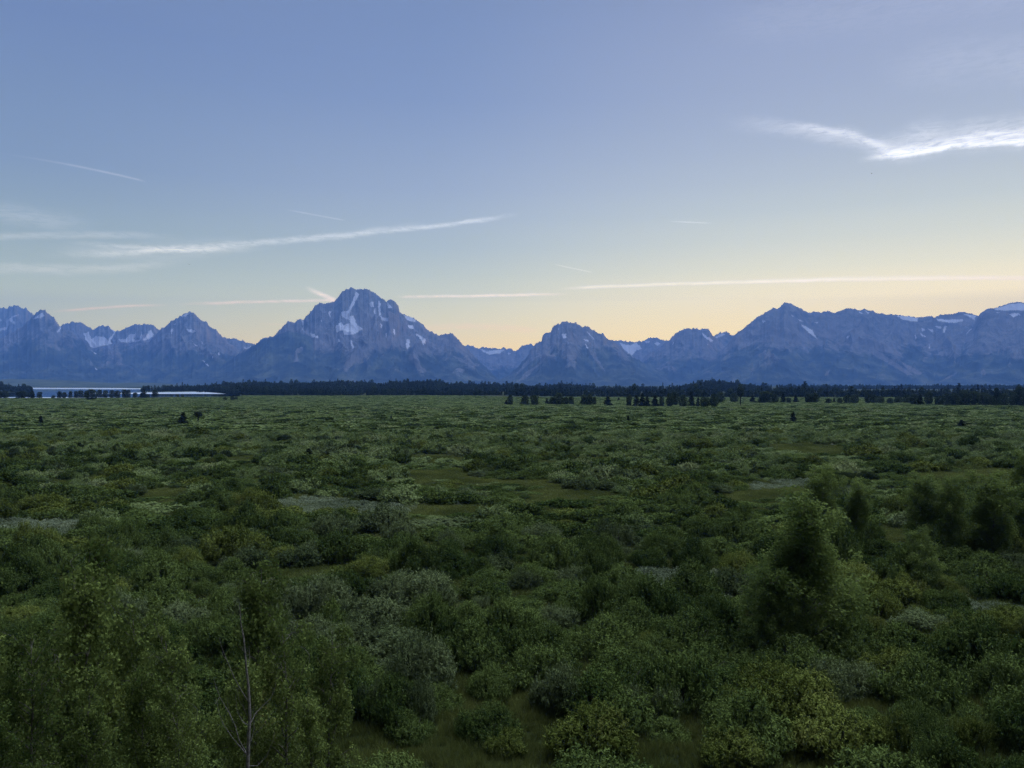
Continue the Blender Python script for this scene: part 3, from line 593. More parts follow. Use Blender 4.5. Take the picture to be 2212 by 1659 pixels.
def make_conifer(seed, H=12.0, Wd=2.6, nb=26, per=26, leaf=(.55, .16), mat=None, base=.06, gap=0.0):
    r = np.random.RandomState(seed)
    tr = np.array([[0, 0, -.3], [.02*H*r.normal(0, .3), 0, H*.5], [0, 0, H]]); lines = [(tr, np.array([.015*H, .009*H, .002*H]))]
    P = []; A = []; T = []
    for i in range(nb):
        f = base+(1-base)*i/nb
        ww = Wd*(1.04-f)**.85*r.uniform(.7, 1.15)+.12
        if r.rand() < gap: continue
        z = f*H
        nbr = 6 if f < .8 else 4
        for b in range(nbr):
            a = r.rand()*6.28; L = ww*r.uniform(.7, 1.1); dz = -.25*L if f < .7 else .2*L
            e = np.array([math.cos(a)*L, math.sin(a)*L, z+dz]); c0 = np.array([0, 0, z+.05*L])
            s = r.rand(per)**.7
            q = c0+(e-c0)*s[:, None]+r.normal(0, .06+.05*ww, (per, 3))*np.array([1, 1, .6])
            P.append(q); A.append(np.tile((e-c0)/np.linalg.norm(e-c0)+np.array([0, 0, .1]), (per, 1))); T.append(np.full(per, r.rand()*.8)+.2*(s-.5))
    P = np.concatenate(P); A = np.concatenate(A); T = np.concatenate(T)
    return tubes(lines, M_CBARK, 'trunk', 6), leaves(P, A, leaf[0], leaf[1], mat or M_CON, 'crown', T, seed, .35)

def make_lobed_tree(seed, mat, H=10.0, Wd=2.6, nl=3000, leaf=.5, base=.06, shape='round', bk=None):
    """tree for the far rows: crown of overlapping lobes carried by a trunk and limbs"""
    r = np.random.RandomState(seed); C = []; R = []
    tr = curve_pts((0, 0, -.4), (0, 0, 1), H*.95, 8, .03, .1, r); lines = [(tr, np.linspace(.018*H, .004*H, 9))]
    for i in range(20):
        f = base+(1-base)*(i+.5)/20
        ww = {'round': Wd*math.sqrt(max(.1, 1-((f-.5)/.56)**2)), 'tall': Wd*(.75+.3*r.rand())*(1 if f < .85 else .6), 'high': Wd*(1.0 if f > .6 else .18)}[shape]
        rad = ww*r.uniform(.36, .62)+.15; a = i*2.4+r.normal(0, .4); q = max(0, ww-rad)*r.uniform(.6, 1.15)
        c = np.array([math.cos(a)*q, math.sin(a)*q, min(f*H, H-rad*.9)]); C.append(c); R.append(rad)
        t0 = tr[min(8, int(f*7))]; lines.append((np.array([t0, (t0+c)/2+[0, 0, .1], c]), np.array([.01, .007, .003])*H))
    C = np.array(C); R = np.array(R); k = r.choice(20, nl*2, p=R**2/np.sum(R**2)); d = r.normal(0, 1, (nl*2, 3)); d /= np.linalg.norm(d, axis=1)[:, None]
    P = C[k]+d*R[k][:, None]*r.uniform(.82, 1.15, (nl*2, 1))
    ins = (np.linalg.norm(P[:, None]-C[None], axis=2) < R[None]*.8).any(1); ok = ~ins & (P[:, 2] > .1); P = P[ok][:nl]; d = d[ok][:nl]; k = k[ok][:nl]
    kc = r.randint(0, 20, nl//2); dc = r.normal(0, 1, (nl//2, 3)); dc /= np.linalg.norm(dc, axis=1)[:, None]
    P = np.concatenate([P, C[kc]+dc*R[kc][:, None]*r.uniform(.3, .8, (nl//2, 1))]); d = np.concatenate([d, dc]); k = np.concatenate([k, kc])
    ok = P[:, 2] > .1; P = P[ok]; d = d[ok]; k = k[ok]
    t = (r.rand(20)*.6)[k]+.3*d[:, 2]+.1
    return tubes(lines, bk or M_CBARK, 'trunk', 5), leaves(P, d*.3+[0, 0, .5], leaf*r.uniform(.7, 1.3, len(P)), leaf*.62, mat, 'crown', t, seed, .5, d+[0, 0, .3], .5)

# ---------------------------------------------------------------- scattered masses (one object each)
def scatter(name, protos, pts, rz, scl, idx, label, tilt=None):
    me = bpy.data.meshes.new(name); N = len(pts)
    me.vertices.add(N); me.vertices.foreach_set('co', np.ascontiguousarray(pts, np.float32).ravel())
    at = me.attributes.new('rz', 'FLOAT', 'POINT'); at.data.foreach_set('value', np.asarray(rz, np.float32))
    at = me.attributes.new('scl', 'FLOAT_VECTOR', 'POINT'); at.data.foreach_set('vector', np.ascontiguousarray(scl, np.float32).ravel())
    at = me.attributes.new('pick', 'INT', 'POINT'); at.data.foreach_set('value', np.asarray(idx, np.int32))
    o = link(name, me); tag(o, label, kind='stuff'); o['category'] = 'vegetation'
    ng = bpy.data.node_groups.new(name, 'GeometryNodeTree')
    ng.interface.new_socket('Geometry', in_out='INPUT', socket_type='NodeSocketGeometry'); ng.interface.new_socket('Geometry', in_out='OUTPUT', socket_type='NodeSocketGeometry')
    N_ = ng.nodes; Lk = ng.links
    gi = N_.new('NodeGroupInput'); go = N_.new('NodeGroupOutput'); jn = N_.new('GeometryNodeJoinGeometry')
    for p in reversed(protos):
        oi = N_.new('GeometryNodeObjectInfo'); oi.inputs[0].default_value = p; oi.transform_space = 'ORIGINAL'; oi.inputs['As Instance'].default_value = False
        g2 = N_.new('GeometryNodeGeometryToInstance'); Lk.new(oi.outputs['Geometry'], g2.inputs[0]); Lk.new(g2.outputs[0], jn.inputs[0])
    ip = N_.new('GeometryNodeInstanceOnPoints'); Lk.new(gi.outputs[0], ip.inputs['Points']); Lk.new(jn.outputs[0], ip.inputs['Instance'])
    ip.inputs['Pick Instance'].default_value = True
    def attr(nm, t):
        a = N_.new('GeometryNodeInputNamedAttribute'); a.data_type = t; a.inputs['Name'].default_value = nm
        return next(s for s in a.outputs if s.enabled and s.name == 'Attribute')
    Lk.new(attr('pick', 'INT'), ip.inputs['Instance Index'])
    cx = N_.new('ShaderNodeCombineXYZ'); Lk.new(attr('rz', 'FLOAT'), cx.inputs[2])
    Lk.new(cx.outputs[0], ip.inputs['Rotation']); Lk.new(attr('scl', 'FLOAT_VECTOR'), ip.inputs['Scale'])
    Lk.new(ip.outputs[0], go.inputs[0])
    md = o.modifiers.new('scatter', 'NODES'); md.node_group = ng
    return o
def proto(me):                 # geometry source only: never linked into the scene
    return bpy.data.objects.new(me.name, me)

ORD = ['zeroth', 'first', 'second', 'third', 'fourth', 'fifth', 'sixth', 'seventh', 'eighth', 'ninth', 'tenth', 'eleventh', 'twelfth', 'thirteenth', 'fourteenth', 'fifteenth', 'sixteenth', 'seventeenth', 'eighteenth', 'nineteenth', 'twentieth', 'twenty-first', 'twenty-second', 'twenty-third', 'twenty-fourth', 'twenty-fifth', 'twenty-sixth', 'twenty-seventh', 'twenty-eighth', 'twenty-ninth', 'thirtieth']+['further']*60
def add_tree(name, pair, x, y, z, sx, sz, label, group, rz, cat='tree'):
    o = root(name, (x, y, z), label, cat, group, rz, (sx, sx, sz))
    link('trunk', pair[0], o); link('crown', pair[1], o)
    return o

# ---------------------------------------------------------------- forest on and before the hills
far_con = [proto(make_conifer(300+i, 12, 1.9+.3*i, 12, 5, (1.6, .7))[1]) for i in range(3)]
far_brd = [proto(make_lobed_tree(310+i, M_DARK, 11, 2.8, 320, 1.1, .08, 'round')[1]) for i in range(2)]
def forest():
    P = []; S = []; I = []
    r = np.random.RandomState(21)
    def add(n, x0, x1, d0, d1, hf, hmin, hmax, pb=.38, keep=None):
        px = r.uniform(x0, x1, n); d = np.sqrt(r.uniform(d0**2, d1**2, n)); x = (px-512)/F*d
        z = np.maximum(hf(x, d), 0)
        if keep is not None:
            k = keep(px, d, x); px, d, x, z = px[k], d[k], x[k], z[k]
        h = r.uniform(hmin*.8, hmax, len(x))*(1+.5*fbm(x/90, d/90, 3, 31))*np.where(r.rand(len(x)) < .06, 1.55, 1)/12
        ok = (r.rand(len(x)) < .55+.9*fbm(x/60, d/60, 3, 77)+.35); x, d, z, h = x[ok], d[ok], z[ok], h[ok]; P.append(np.stack([x, d, z-.2], -1)); w = h*r.uniform(.8, 1.25, len(x))*1.1; S.append(np.stack([w, w, h], -1))
        I.append(np.where(r.rand(len(x)) < pb, r.randint(3, 5, len(x)), r.randint(0, 3, len(x))))
    flat = lambda x, d: x*0
    fr = lambda px: np.interp(px, [140, 210, 236, 300, 500, 520, 640, 780, 1100], [2300, 2050, 1540, 1500, 1480, 1400, 1300, 1290, 1250])
    add(16000, 236, 1040, 1230, 1900, flat, 8, 15, keep=lambda px, d, x: (d > fr(px)) & ((d < fr(px)+90) | (r.rand(len(px)) < .06)))
    add(15000, 138, 880, 1950, 2900, hill_top, 9, 16, keep=lambda px, d, x: hill_top(x, d) > .5+5*(fbm(x/90, d/90, 3, 44) > .34))
    add(5000, 150, 270, 1600, 2100, flat, 8, 13, keep=lambda px, d, x: d > fr(px))
    add(9000, 780, 1070, 3350, 4300, hill_top2, 9, 15)
    add(1800, -80, 32, 2080, 2500, hill_top3, 10, 15)
    P = np.concatenate(P); S = np.concatenate(S); I = np.concatenate(I)
    scatter('forest', far_con+far_brd, P, r.rand(len(P))*6.28, S, I, 'dense dark conifer forest covering the low hills below the mountains')
forest()

# ---------------------------------------------------------------- tree rows at the far side of the flats
con_p = [make_conifer(400+i, 12, 2.3+.35*i, 26, 22, (.80, .40), base=.02) for i in range(3)]
brd_p = [make_lobed_tree(410+i, M_DARK, 10, 3.4, 2600, .50, .04, ('round', 'tall', 'round', 'tall')[i]) for i in range(4)]
pin_p = [make_lobed_tree(421, M_CON, 12, 2.3, 2000, .45, .15, 'high')]
rrow = random.Random(5)
def tree_row(k, items, phrase, group):
    items = sorted(items)
    for i, (x, b, h, w, kind) in enumerate(items):
        (px, pb), (_, pt) = zc(k, [(x, b), (x, b-h)])
        d = EYE*F/(pb-384); Hh = (pb-pt)/F*d; s = {1: .4566, 2: .4566, 3: .4566, 4: .46655}[k]/3.9375
        Wm = w*s/F*d*(1.3 if kind == 'C' else 1.08)*rrow.uniform(.9, 1.15)
        if kind == 'C': pr = rrow.choice(con_p); base_h, base_w = 12, 5.2; nm, desc = 'conifer_tree', 'dark conifer'
        elif kind == 'P': pr = pin_p[0]; base_h, base_w = 12.3, 4.9; nm, desc = 'pine_tree', 'tall pine'
        else: pr = rrow.choice(brd_p); base_h, base_w = 10.1, 6.6; nm, desc = 'broadleaf_tree', ('squat' if w > h*.9 else 'upright')+' dark tree'
        add_tree(nm, pr, (px-512)/F*d, d, 0, Wm/base_w, Hh/base_h, f'{desc}, {ORD[i+1]} from left in the row {phrase}', group, rrow.random()*6.28)
B = 'B'; Cn = 'C'
tree_row(1, [(5, 1066, 55, 45, B), (42, 1066, 62, 50, B), (170, 1066, 58, 50, B), (200, 1066, 62, 60, B), (268, 1066, 48, 50, B), (284, 1066, 62, 36, Cn), (340, 1066, 52, 48, B), (460, 1068, 24, 30, B), (512, 1066, 58, 46, B), (556, 1066, 50, 50, B), (608, 1066, 57, 38, B), (655, 1065, 58, 38, B), (692, 1065, 62, 62, B), (742, 1064, 60, 34, B), (785, 1085, 94, 80, B), (860, 1063, 67, 48, B), (908, 1063, 62, 52, B), (965, 1063, 64, 46, B), (1012, 1063, 60, 50, B), (1075, 1063, 70, 52, B), (1108, 1063, 66, 42, B), (1165, 1063, 44, 44, B), (1240, 1063, 62, 62, Cn), (1335, 1060, 66, 46, B)],
         'before the lake', 'trees standing before the lake')
tree_row(1, [(1535, 1058, 24, 26, B), (1575, 1060, 27, 26, B), (1910, 1058, 18, 24, B), (1940, 1085, 25, 40, B), (2005, 1085, 36, 40, B), (2035, 1083, 26, 34, B)], 'right of the lake row', 'small trees at the lake end')
tree_row(3, [(-15, 1128, 45, 34, Cn), (20, 1128, 88, 48, B), (145, 1130, 85, 70, B), (228, 1130, 90, 76, B), (335, 1118, 52, 34, Cn), (385, 1130, 72, 70, B), (440, 1130, 108, 88, B), (500, 1130, 72, 54, B), (545, 1128, 76, 50, B), (655, 1130, 92, 70, B), (705, 1130, 95, 60, B), (745, 1128, 70, 40, B), (860, 1138, 86, 78, Cn), (955, 1090, 28, 26, Cn)],
         'below the lone blunt mountain', 'trees in open stands below the blunt mountain')
tree_row(3, [(1045, 1140, 110, 50, B), (1110, 1142, 104, 62, Cn), (1160, 1145, 122, 66, Cn), (1200, 1145, 100, 46, Cn), (1268, 1145, 108, 62, Cn), (1325, 1145, 92, 46, B), (1395, 1142, 112, 62, B), (1440, 1132, 118, 64, B), (1510, 1145, 104, 66, B), (1582, 1142, 128, 52, Cn), (1640, 1145, 84, 36, Cn), (1700, 1150, 92, 78, B), (1775, 1150, 118, 74, B), (1830, 1108, 92, 72, B), (1950, 1104, 78, 70, B), (2005, 1142, 165, 60, 'P'), (2110, 1108, 62, 50, Cn), (2192, 1112, 98, 60, B)],
         'below the twin-topped mountain', 'trees in the stand right of centre')
tree_row(4, [(30, 1086, 98, 110, B), (110, 1086, 74, 60, B), (180, 1084, 92, 40, Cn), (225, 1087, 46, 40, B), (285, 1083, 72, 36, Cn), (395, 1086, 76, 60, B), (442, 1086, 82, 70, B), (560, 1090, 42, 60, B), (610, 1082, 40, 24, Cn), (660, 1090, 46, 44, B), (718, 1092, 72, 52, B), (778, 1091, 78, 74, B), (890, 1092, 98, 52, B), (945, 1092, 76, 62, B), (1000, 1092, 62, 60, B), (1080, 1092, 48, 50, B), (1150, 1088, 58, 60, B), (1225, 1092, 74, 64, B), (1285, 1102, 92, 70, B), (1335, 1104, 104, 56, Cn)],
         'below the long right-hand ridge', 'trees in the broken row at the right')
tree_row(4, [(1410, 1098, 102, 66, B), (1492, 1107, 82, 74, B), (1560, 1109, 100, 84, B), (1630, 1109, 104, 84, B), (1710, 1109, 130, 90, B), (1790, 1109, 124, 84, B), (1870, 1109, 112, 76, B), (1930, 1108, 90, 60, B), (1980, 1112, 152, 54, B), (2045, 1114, 112, 80, B), (2120, 1114, 120, 70, B), (2180, 1114, 160, 92, B), (2260, 1112, 140, 92, B)],
         'of the dark right wall', 'trees of the dark wall at the right edge')
# lone trees out on the flats (view pixels: x, base, height, width)
for x, b, h, w, k, lab in [(88, 917, 19, 15, 0, 'small dark conifer alone on the flats near the left edge'), (395, 919, 29, 27, 1, 'broad dark conifer standing alone on the left flats'),
                           (845, 909, 11, 9, 0, 'tiny conifer alone on the flats below the highest peak'), (1357, 913, 15, 11, 0, 'small conifer alone on the flats right of centre'),
                           (1713, 915, 25, 18, 2, 'dark bushy conifer alone on the flats at the right'), (2077, 923, 16, 22, 2, 'low wide conifer alone on the flats near the right edge'),
                           (668, 1002, 34, 27, 2, 'dark conifer rising among the thickets left of centre'), (655, 956, 13, 9, 0, 'tiny dark spire between two dark thickets'),
                           (1452, 966, 13, 5, 0, 'left one of two thin spires on the flats'), (1460, 966, 12, 5, 0, 'right one of two thin spires on the flats'), (458, 919, 8, 9, 0, 'tiny conifer right of the scraggly pine')]:
    gx, gy = G(x, b); H_ = h*V/F*gy; W_ = w*V/F*gy
    add_tree('conifer_tree', con_p[k], gx, gy, 0, W_/5.0, H_/12, lab, None, x*.7)
gx, gy = G(428, 915)
add_tree('pine_tree', pin_p[0], gx, gy, 0, 19*V/F*gy/4.9, 26*V/F*gy/12, 'thin scraggly pine right of the broad lone conifer', None, 1.0)

# ---------------------------------------------------------------- willow shrubs
MATS = {'g': M_GREY, 'm': M_MID, 'y': M_YEL, 'd': M_DARK}
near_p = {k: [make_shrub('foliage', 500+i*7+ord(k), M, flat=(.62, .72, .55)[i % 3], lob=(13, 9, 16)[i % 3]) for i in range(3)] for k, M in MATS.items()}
stem_p = [make_stems('stems', 600+i, M_BARK) for i in range(3)]
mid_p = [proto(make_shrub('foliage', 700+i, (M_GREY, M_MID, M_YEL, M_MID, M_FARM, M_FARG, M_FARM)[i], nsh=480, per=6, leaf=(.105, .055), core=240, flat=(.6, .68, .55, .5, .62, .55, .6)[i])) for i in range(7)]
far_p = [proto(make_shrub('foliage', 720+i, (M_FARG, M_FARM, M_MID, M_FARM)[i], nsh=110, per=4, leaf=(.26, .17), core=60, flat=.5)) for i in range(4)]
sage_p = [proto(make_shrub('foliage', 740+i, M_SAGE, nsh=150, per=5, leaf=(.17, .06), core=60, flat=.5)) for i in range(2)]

CLEAR = [[(820, 1020), (1005, 1015), (1010, 1032), (1060, 1038), (1200, 1041), (1225, 1060), (1340, 1064), (1330, 1070), (1270, 1078), (1230, 1094), (1130, 1092), (1185, 1070), (1140, 1050), (940, 1040)],
         [(840, 1092), (1050, 1090), (1030, 1108), (870, 1118)], [(1600, 1060), (1755, 1040), (1765, 1056), (1700, 1078), (1560, 1088)],
         [(1850, 1030), (2212, 1012), (2400, 1012), (2400, 1034), (2212, 1036), (2000, 1042), (1920, 1048)], [(1640, 962), (1760, 958), (1850, 970), (1830, 986), (1700, 980)],
         [(560, 1242), (740, 1222), (740, 1232), (640, 1256), (560, 1262)], [(1060, 1278), (1180, 1270), (1210, 1286), (1080, 1292)], [(290, 1062), (400, 1058), (360, 1080), (300, 1085)],
         [(1860, 1138), (1970, 1148), (1960, 1170), (1870, 1165)], [(900, 983), (990, 984), (970, 990), (880, 990)], [(880, 988), (1010, 990), (1000, 998), (860, 998)], [(480, 990), (560, 985), (540, 1000)],
         [(700, 1630), (2300, 1646), (2300, 1700), (700, 1700)], [(660, 1580), (760, 1585), (760, 1620), (640, 1620)]]
SAGE = [[(500, 1085), (700, 1076), (900, 1100), (860, 1118), (600, 1112)], [(-200, 1122), (180, 1128), (220, 1148), (60, 1168), (-200, 1160)], [(1370, 1240), (1540, 1232), (1610, 1262), (1560, 1302), (1400, 1292)],
        [(1850, 1228), (2010, 1248), (2010, 1272), (1860, 1262)], [(2060, 1298), (2260, 1330), (2260, 1352), (2100, 1338)], [(940, 1078), (1010, 1080), (1000, 1094), (940, 1092)], [(1620, 1046), (1750, 1040), (1740, 1052), (1620, 1060)]]
def to_view(x, y): return (x/y*F+512)/V, (384+EYE*F/y)/V
# landmark shrubs: view x, base y, width, height, colour, label
LM = [(1057, 1616, 172, 112, 'm', 'bright green dome-shaped shrub alone at the bottom centre'), (1594, 1690, 215, 140, 'y', 'yellow-tipped shrub with ragged top at the bottom edge'),
      (1945, 1640, 110, 118, 'y', 'olive shrub left of the largest clump at lower right'), (2035, 1635, 140, 135, 'm', 'tall full shrub, middle of the lower right clump'), (2125, 1640, 130, 125, 'y', 'olive shrub at the right end of the lower right clump'),
      (1845, 1640, 70, 120, 'g', 'narrow grey-green shrub left of the lower right clump'), (1209, 1562, 170, 165, 'g', 'largest grey-green dome shrub right of lower centre'), (800, 1575, 110, 135, 'g', 'grey-green shrub at the dead sapling side of lower centre'),
      (905, 1580, 120, 140, 'g', 'large grey-green shrub up-left of the bright dome'), (1370, 1575, 100, 130, 'g', 'grey-green shrub right of the largest dome'), (1450, 1580, 100, 125, 'g', 'grey-green shrub second right of the largest dome'),
      (1030, 1425, 100, 80, 'm', 'dark green round shrub above the lower centre thicket'), (1192, 1372, 132, 74, 'g', 'wide grey shrub behind the yellow-green one at centre'), (1063, 1244, 116, 64, 'g', 'smooth grey domed shrub in mid picture'),
      (1140, 1284, 100, 66, 'g', 'pale shrub left half of the long central thicket'), (1235, 1282, 120, 68, 'g', 'pale shrub right half of the long central thicket'), (895, 1302, 185, 80, 'g', 'broad pale grey-green shrub left of centre'),
      (1172, 1418, 92, 62, 'y', 'bright yellow-green shrub at the middle of the thicket'), (971, 1199, 74, 76, 'g', 'tall round grey shrub standing above its neighbours'), (1220, 1203, 112, 52, 'y', 'low yellow-green mound right of the tall round shrub'),
      (1090, 1164, 150, 62, 'm', 'wide green thicket behind the tall round shrub'), (805, 1083, 130, 38, 'g', 'left end shrub of the long thicket above the sagebrush'), (915, 1086, 112, 44, 'm', 'dark shrub second in the long thicket above the sagebrush'),
      (1010, 1087, 102, 36, 'g', 'third shrub in the long thicket above the sagebrush'), (1090, 1085, 92, 28, 'm', 'low right end shrub of the thicket above the sagebrush'),
      (1035, 1033, 60, 28, 'g', 'rounded left tip of the hedge behind the meadow'), (1085, 1036, 62, 30, 'm', 'second shrub of the hedge behind the meadow'), (1135, 1038, 62, 31, 'm', 'third shrub of the hedge behind the meadow'), (1188, 1038, 62, 32, 'm', 'fourth shrub of the hedge behind the meadow'),
      (1252, 1062, 90, 42, 'g', 'pale shrub at the right side of the meadow'), (1315, 1064, 70, 34, 'g', 'pale shrub right of the meadow shrub'), (1560, 1072, 94, 38, 'g', 'lone dome shrub at the left tip of the small meadow'),
      (1700, 1038, 100, 26, 'm', 'low dark shrub behind the small right meadow'), (1886, 1039, 58, 30, 'd', 'dark dome shrub behind the right-hand cottonwoods'), (1835, 1036, 60, 26, 'd', 'dark low shrub left of the dark dome'), (1940, 1040, 90, 24, 'm', 'long low shrub right of the dark dome'),
      (275, 1078, 66, 44, 'g', 'smooth grey dome shrub left of the ochre clearing'), (485, 1102, 78, 58, 'y', 'yellow-green dome shrub beside the left sagebrush'), (450, 1090, 70, 46, 'm', 'green shrub behind the yellow-green dome'), (60, 1110, 134, 56, 'y', 'brownish wide shrub at the left edge'),
      (270, 1134, 152, 36, 'm', 'long low green thicket above the left sagebrush'), (400, 1264, 112, 60, 'm', 'round dark green shrub above the left cottonwoods'), (510, 1238, 132, 74, 'g', 'tall dark shrub left end of the left middle thicket'), (640, 1230, 142, 70, 'g', 'tall dark shrub right end of the left middle thicket'),
      (250, 1302, 102, 62, 'g', 'grey shrub just behind the left cottonwood tops'), (432, 1292, 66, 56, 'm', 'narrow green shrub in front of the round dark shrub'), (492, 1282, 52, 28, 'g', 'small pale shrub before the left grassy gap'), (335, 1296, 60, 52, 'm', 'green shrub right of the grey one behind the left cottonwoods'),
      (2055, 1282, 74, 48, 'y', 'low golden shrub at the right side'), (2020, 1374, 166, 58, 'g', 'broad grey-green shrub right of the big cottonwood'), (1785, 1525, 88, 74, 'g', 'shrub below the big cottonwood'), (1910, 1528, 168, 98, 'g', 'large grey shrub behind the lower right clump'),
      (988, 984, 46, 37, 'd', 'dark tall round shrub in the middle of the flats'), (958, 982, 26, 26, 'm', 'shrub touching the left of the dark round one'), (1034, 980, 20, 26, 'm', 'small shrub right of the dark round one'), (757, 982, 45, 38, 'd', 'dark round shrub left of the middle of the flats'), (436, 993, 66, 32, 'd', 'left half of the dark mound on the left flats'), (480, 991, 40, 27, 'd', 'right half of the dark mound on the left flats'),
      (18, 1002, 62, 54, 'd', 'dark tall shrub at the left edge of the flats'), (58, 1000, 44, 44, 'd', 'dark shrub next to the left edge one'), (163, 972, 28, 26, 'd', 'small dark round shrub on the left flats'), (195, 968, 30, 20, 'm', 'small green shrub right of the small dark one'), (122, 978, 34, 22, 'm', 'small green shrub left of the small dark one'), (178, 992, 36, 22, 'd', 'low dark shrub below the small dark one'),
      (690, 957, 46, 24, 'd', 'left shrub of the dark far thicket'), (725, 956, 40, 20, 'd', 'right shrub of the dark far thicket'), (610, 955, 46, 22, 'd', 'dark shrub left of the far thicket'), (1018, 1008, 26, 22, 'd', 'small dark shrub just behind the meadow')]
def put_shrub(x, y, w, h, kind, label, group, var, near=True):
    z = float(ground_z(x, y)) if y < 400 else 0.0
    fl = (.62, .72, .55)[var % 3]
    o = root('willow_shrub', (x, y, z-.05), label, 'shrub', group, (x*13.7+y*5.1) % 6.28, (w/2.15, w/2.15, h/(1.45*fl+.22)))
    link('foliage', near_p[kind][var % 3], o)
    if near: link('stems', stem_p[var % 3], o)
used = []
for i, (vx, vb, w, h, k, lab) in enumerate(LM):
    gx, gy = G(vx, vb); s = V/F*gy
    R_ = w*s/2
    put_shrub(gx, gy+R_*.7, w*s, h*s*1.0, k, lab, None, i, gy < 150)
    used.append((gx, gy+R_*.7, R_))
used = np.array(used)

def fill_scrub():
    r = np.random.RandomState(77)
    # touching mounds of many sizes, the big ones set first
    n_ = 150000
    y = np.sqrt(r.uniform(40**2, 700**2, n_)); x = r.uniform(-.72, .72, n_)*y+r.uniform(-4, 4, n_)
    den = fbm(x/38, y/13, 4, 12)+.35*fbm(x/70, y/50, 2, 13); hz = sstep(-.35, .45, den+.5*fbm(x/35, y/30, 3, 15))
    rad = np.clip(r.lognormal(.55, .36, n_), .8, 3.6)*(.72+.55*hz)*np.where(y > 330, 1.12, 1.0)
    near_y = r.uniform(40, 140, 9000); near_x = r.uniform(-.74, .74, 9000)*near_y
    dn = fbm(near_x/22, near_y/16, 4, 12); near_r = np.clip(r.lognormal(.50, .40, 9000), .7, 3.3)
    x = np.concatenate([near_x, x]); y = np.concatenate([near_y, y]); rad = np.concatenate([near_r, rad])
    od = np.argsort(-rad*r.uniform(.8, 1.2, len(rad))); grid = {}; kx = []
    X_, Y_, R_ = x.tolist(), y.tolist(), rad.tolist()
    for q in od.tolist():
        a, b, c = X_[q], Y_[q], R_[q]; ia, ib = int(a//4), int(b//4); ok = True
        for da in (-1, 0, 1):
            for db in (-1, 0, 1):
                for (a2, b2, c2) in grid.get((ia+da, ib+db), ()):
                    if (a-a2)**2+(b-b2)**2 < ((.70 if b < 75 else .78)*(c+c2))**2: ok = False; break
                if not ok: break
            if not ok: break
        if ok: grid.setdefault((ia, ib), []).append((a, b, c)); kx.append(q)
    x, y, rad = x[kx], y[kx], rad[kx]
    P = [np.stack([x, y, rad], -1)]
    gx, gy = np.meshgrid(np.arange(-1090, 1090, 5.6), np.arange(700, 1500, 5.2))
    gx = (gx+r.uniform(-2.8, 2.8, gx.shape)).ravel(); gy = (gy+r.uniform(-2.6, 2.6, gy.shape)).ravel(); k = np.abs(gx) < gy*.72
    P.append(np.stack([gx[k], gy[k], r.uniform(2.4, 4.6, k.sum())], -1))
    P = np.concatenate(P); x, y, rad = P.T; sp = rad
    vx, vy = to_view(x, y)
    wob = fbm(x/6, y/6, 2, 8)
    keep = np.ones(len(x), bool)
    for p in CLEAR+SAGE:
        keep &= ~in_poly(vx+wob*10, vy+wob*3, p)
    low = np.zeros(len(x), bool)
    for p in CLEAR:                          # shrubs just before an opening stay low
        for f_ in (.35, .7, 1.0): low |= in_poly(vx+wob*10, (384+(EYE-f_*rad*1.0)*F/y)/V+wob*3, p)
    inl = in_poly(vx, vy, [(a, b+1.5) for a, b in LAKE]); keep &= ~inl
    # the far edge of the scrub follows the forest and the lake
    edge = np.interp(vx, [-200, 340, 480, 1000, 1100, 1500, 2212], [1150, 1180, 1400, 1450, 1270, 1260, 1230])
    keep &= y < edge
    dens = fbm(x/38, y/13, 4, 12)+.35*fbm(x/70, y/50, 2, 13)
    keep &= (dens > np.where(y > 95, -.36, -.62)) | (r.rand(len(x)) < .25)
    for ux, uy, ur in used: keep &= (x-ux)**2+(y-uy)**2 > (ur*.65)**2
    x, y, rad, vx, vy, dens, low = (q[keep] for q in (x, y, rad, vx, vy, dens, low))
    big = fbm(x/35, y/30, 3, 15); hz = sstep(-.35, .45, dens+.5*big)
    w = rad*2.1*r.uniform(.92, 1.18, len(x)); h = rad*np.where(y < 100, 1.42, np.where(y < 330, 1.22, .62))*r.uniform(.6, 1.32, len(x))
    h = np.where(low & (y > 60), h*.42, h)
    h = np.where(y > 700, (1.0+.9*hz)*r.uniform(.8, 1.2, len(x)), h)
    sel = fbm(x/26, y/20, 3, 19)+r.normal(0, .13, len(x))
    kd = np.where(sel > .27, 0, np.where(sel > -.30, 1, 2))          # grey, mid, yellow
    z = np.where(y < 400, ground_z(x, y), 0.0)
    # the 300 that show largest are things of their own
    score = w*h/(y*y)*(np.abs(vx-1106) < 1150)
    order = np.argsort(-score)[:300-len(LM)]
    own = np.zeros(len(x), bool); own[order] = True
    zones_y = [(1500, 'at the foot of the bluff'), (1400, 'in the near thicket'), (1300, 'in the second belt'), (0, 'in the belt beyond')]
    zones_x = [(560, 'behind left cottonwoods'), (930, 'left of centre'), (1270, 'at the centre'), (1600, 'right of centre'), (1900, 'below the big cottonwood'), (9999, 'near right edge')]
    cnt = {}
    for i in sorted(order, key=lambda q: vx[q]):
        k = 'gmy'[kd[i]]; desc = {'g': 'silvery', 'm': 'mid-green', 'y': 'yellow-green'}[k]
        zy = next(s for b, s in zones_y if vy[i] > b); zx = next(s for b, s in zones_x if vx[i] < b)
        cnt[(k, zy, zx)] = cnt.get((k, zy, zx), 0)+1
        put_shrub(x[i], y[i], w[i], h[i]*1.05, k, f'{desc} shrub, {ORD[cnt[(k, zy, zx)]]} from left {zy}, {zx}', f'{desc} willow shrubs {zy}, {zx}', int(i), y[i] < 110)
    x, y, z, w, h, kd = (q[~own] for q in (x, y, z, w, h, kd))
    nr = y < 100; md = (y >= 100) & (y < 340); fa = y >= 340
    rz = r.rand(len(x))*6.28
    src = [proto(near_p[k][i]) for k in 'gmy' for i in range(3)]
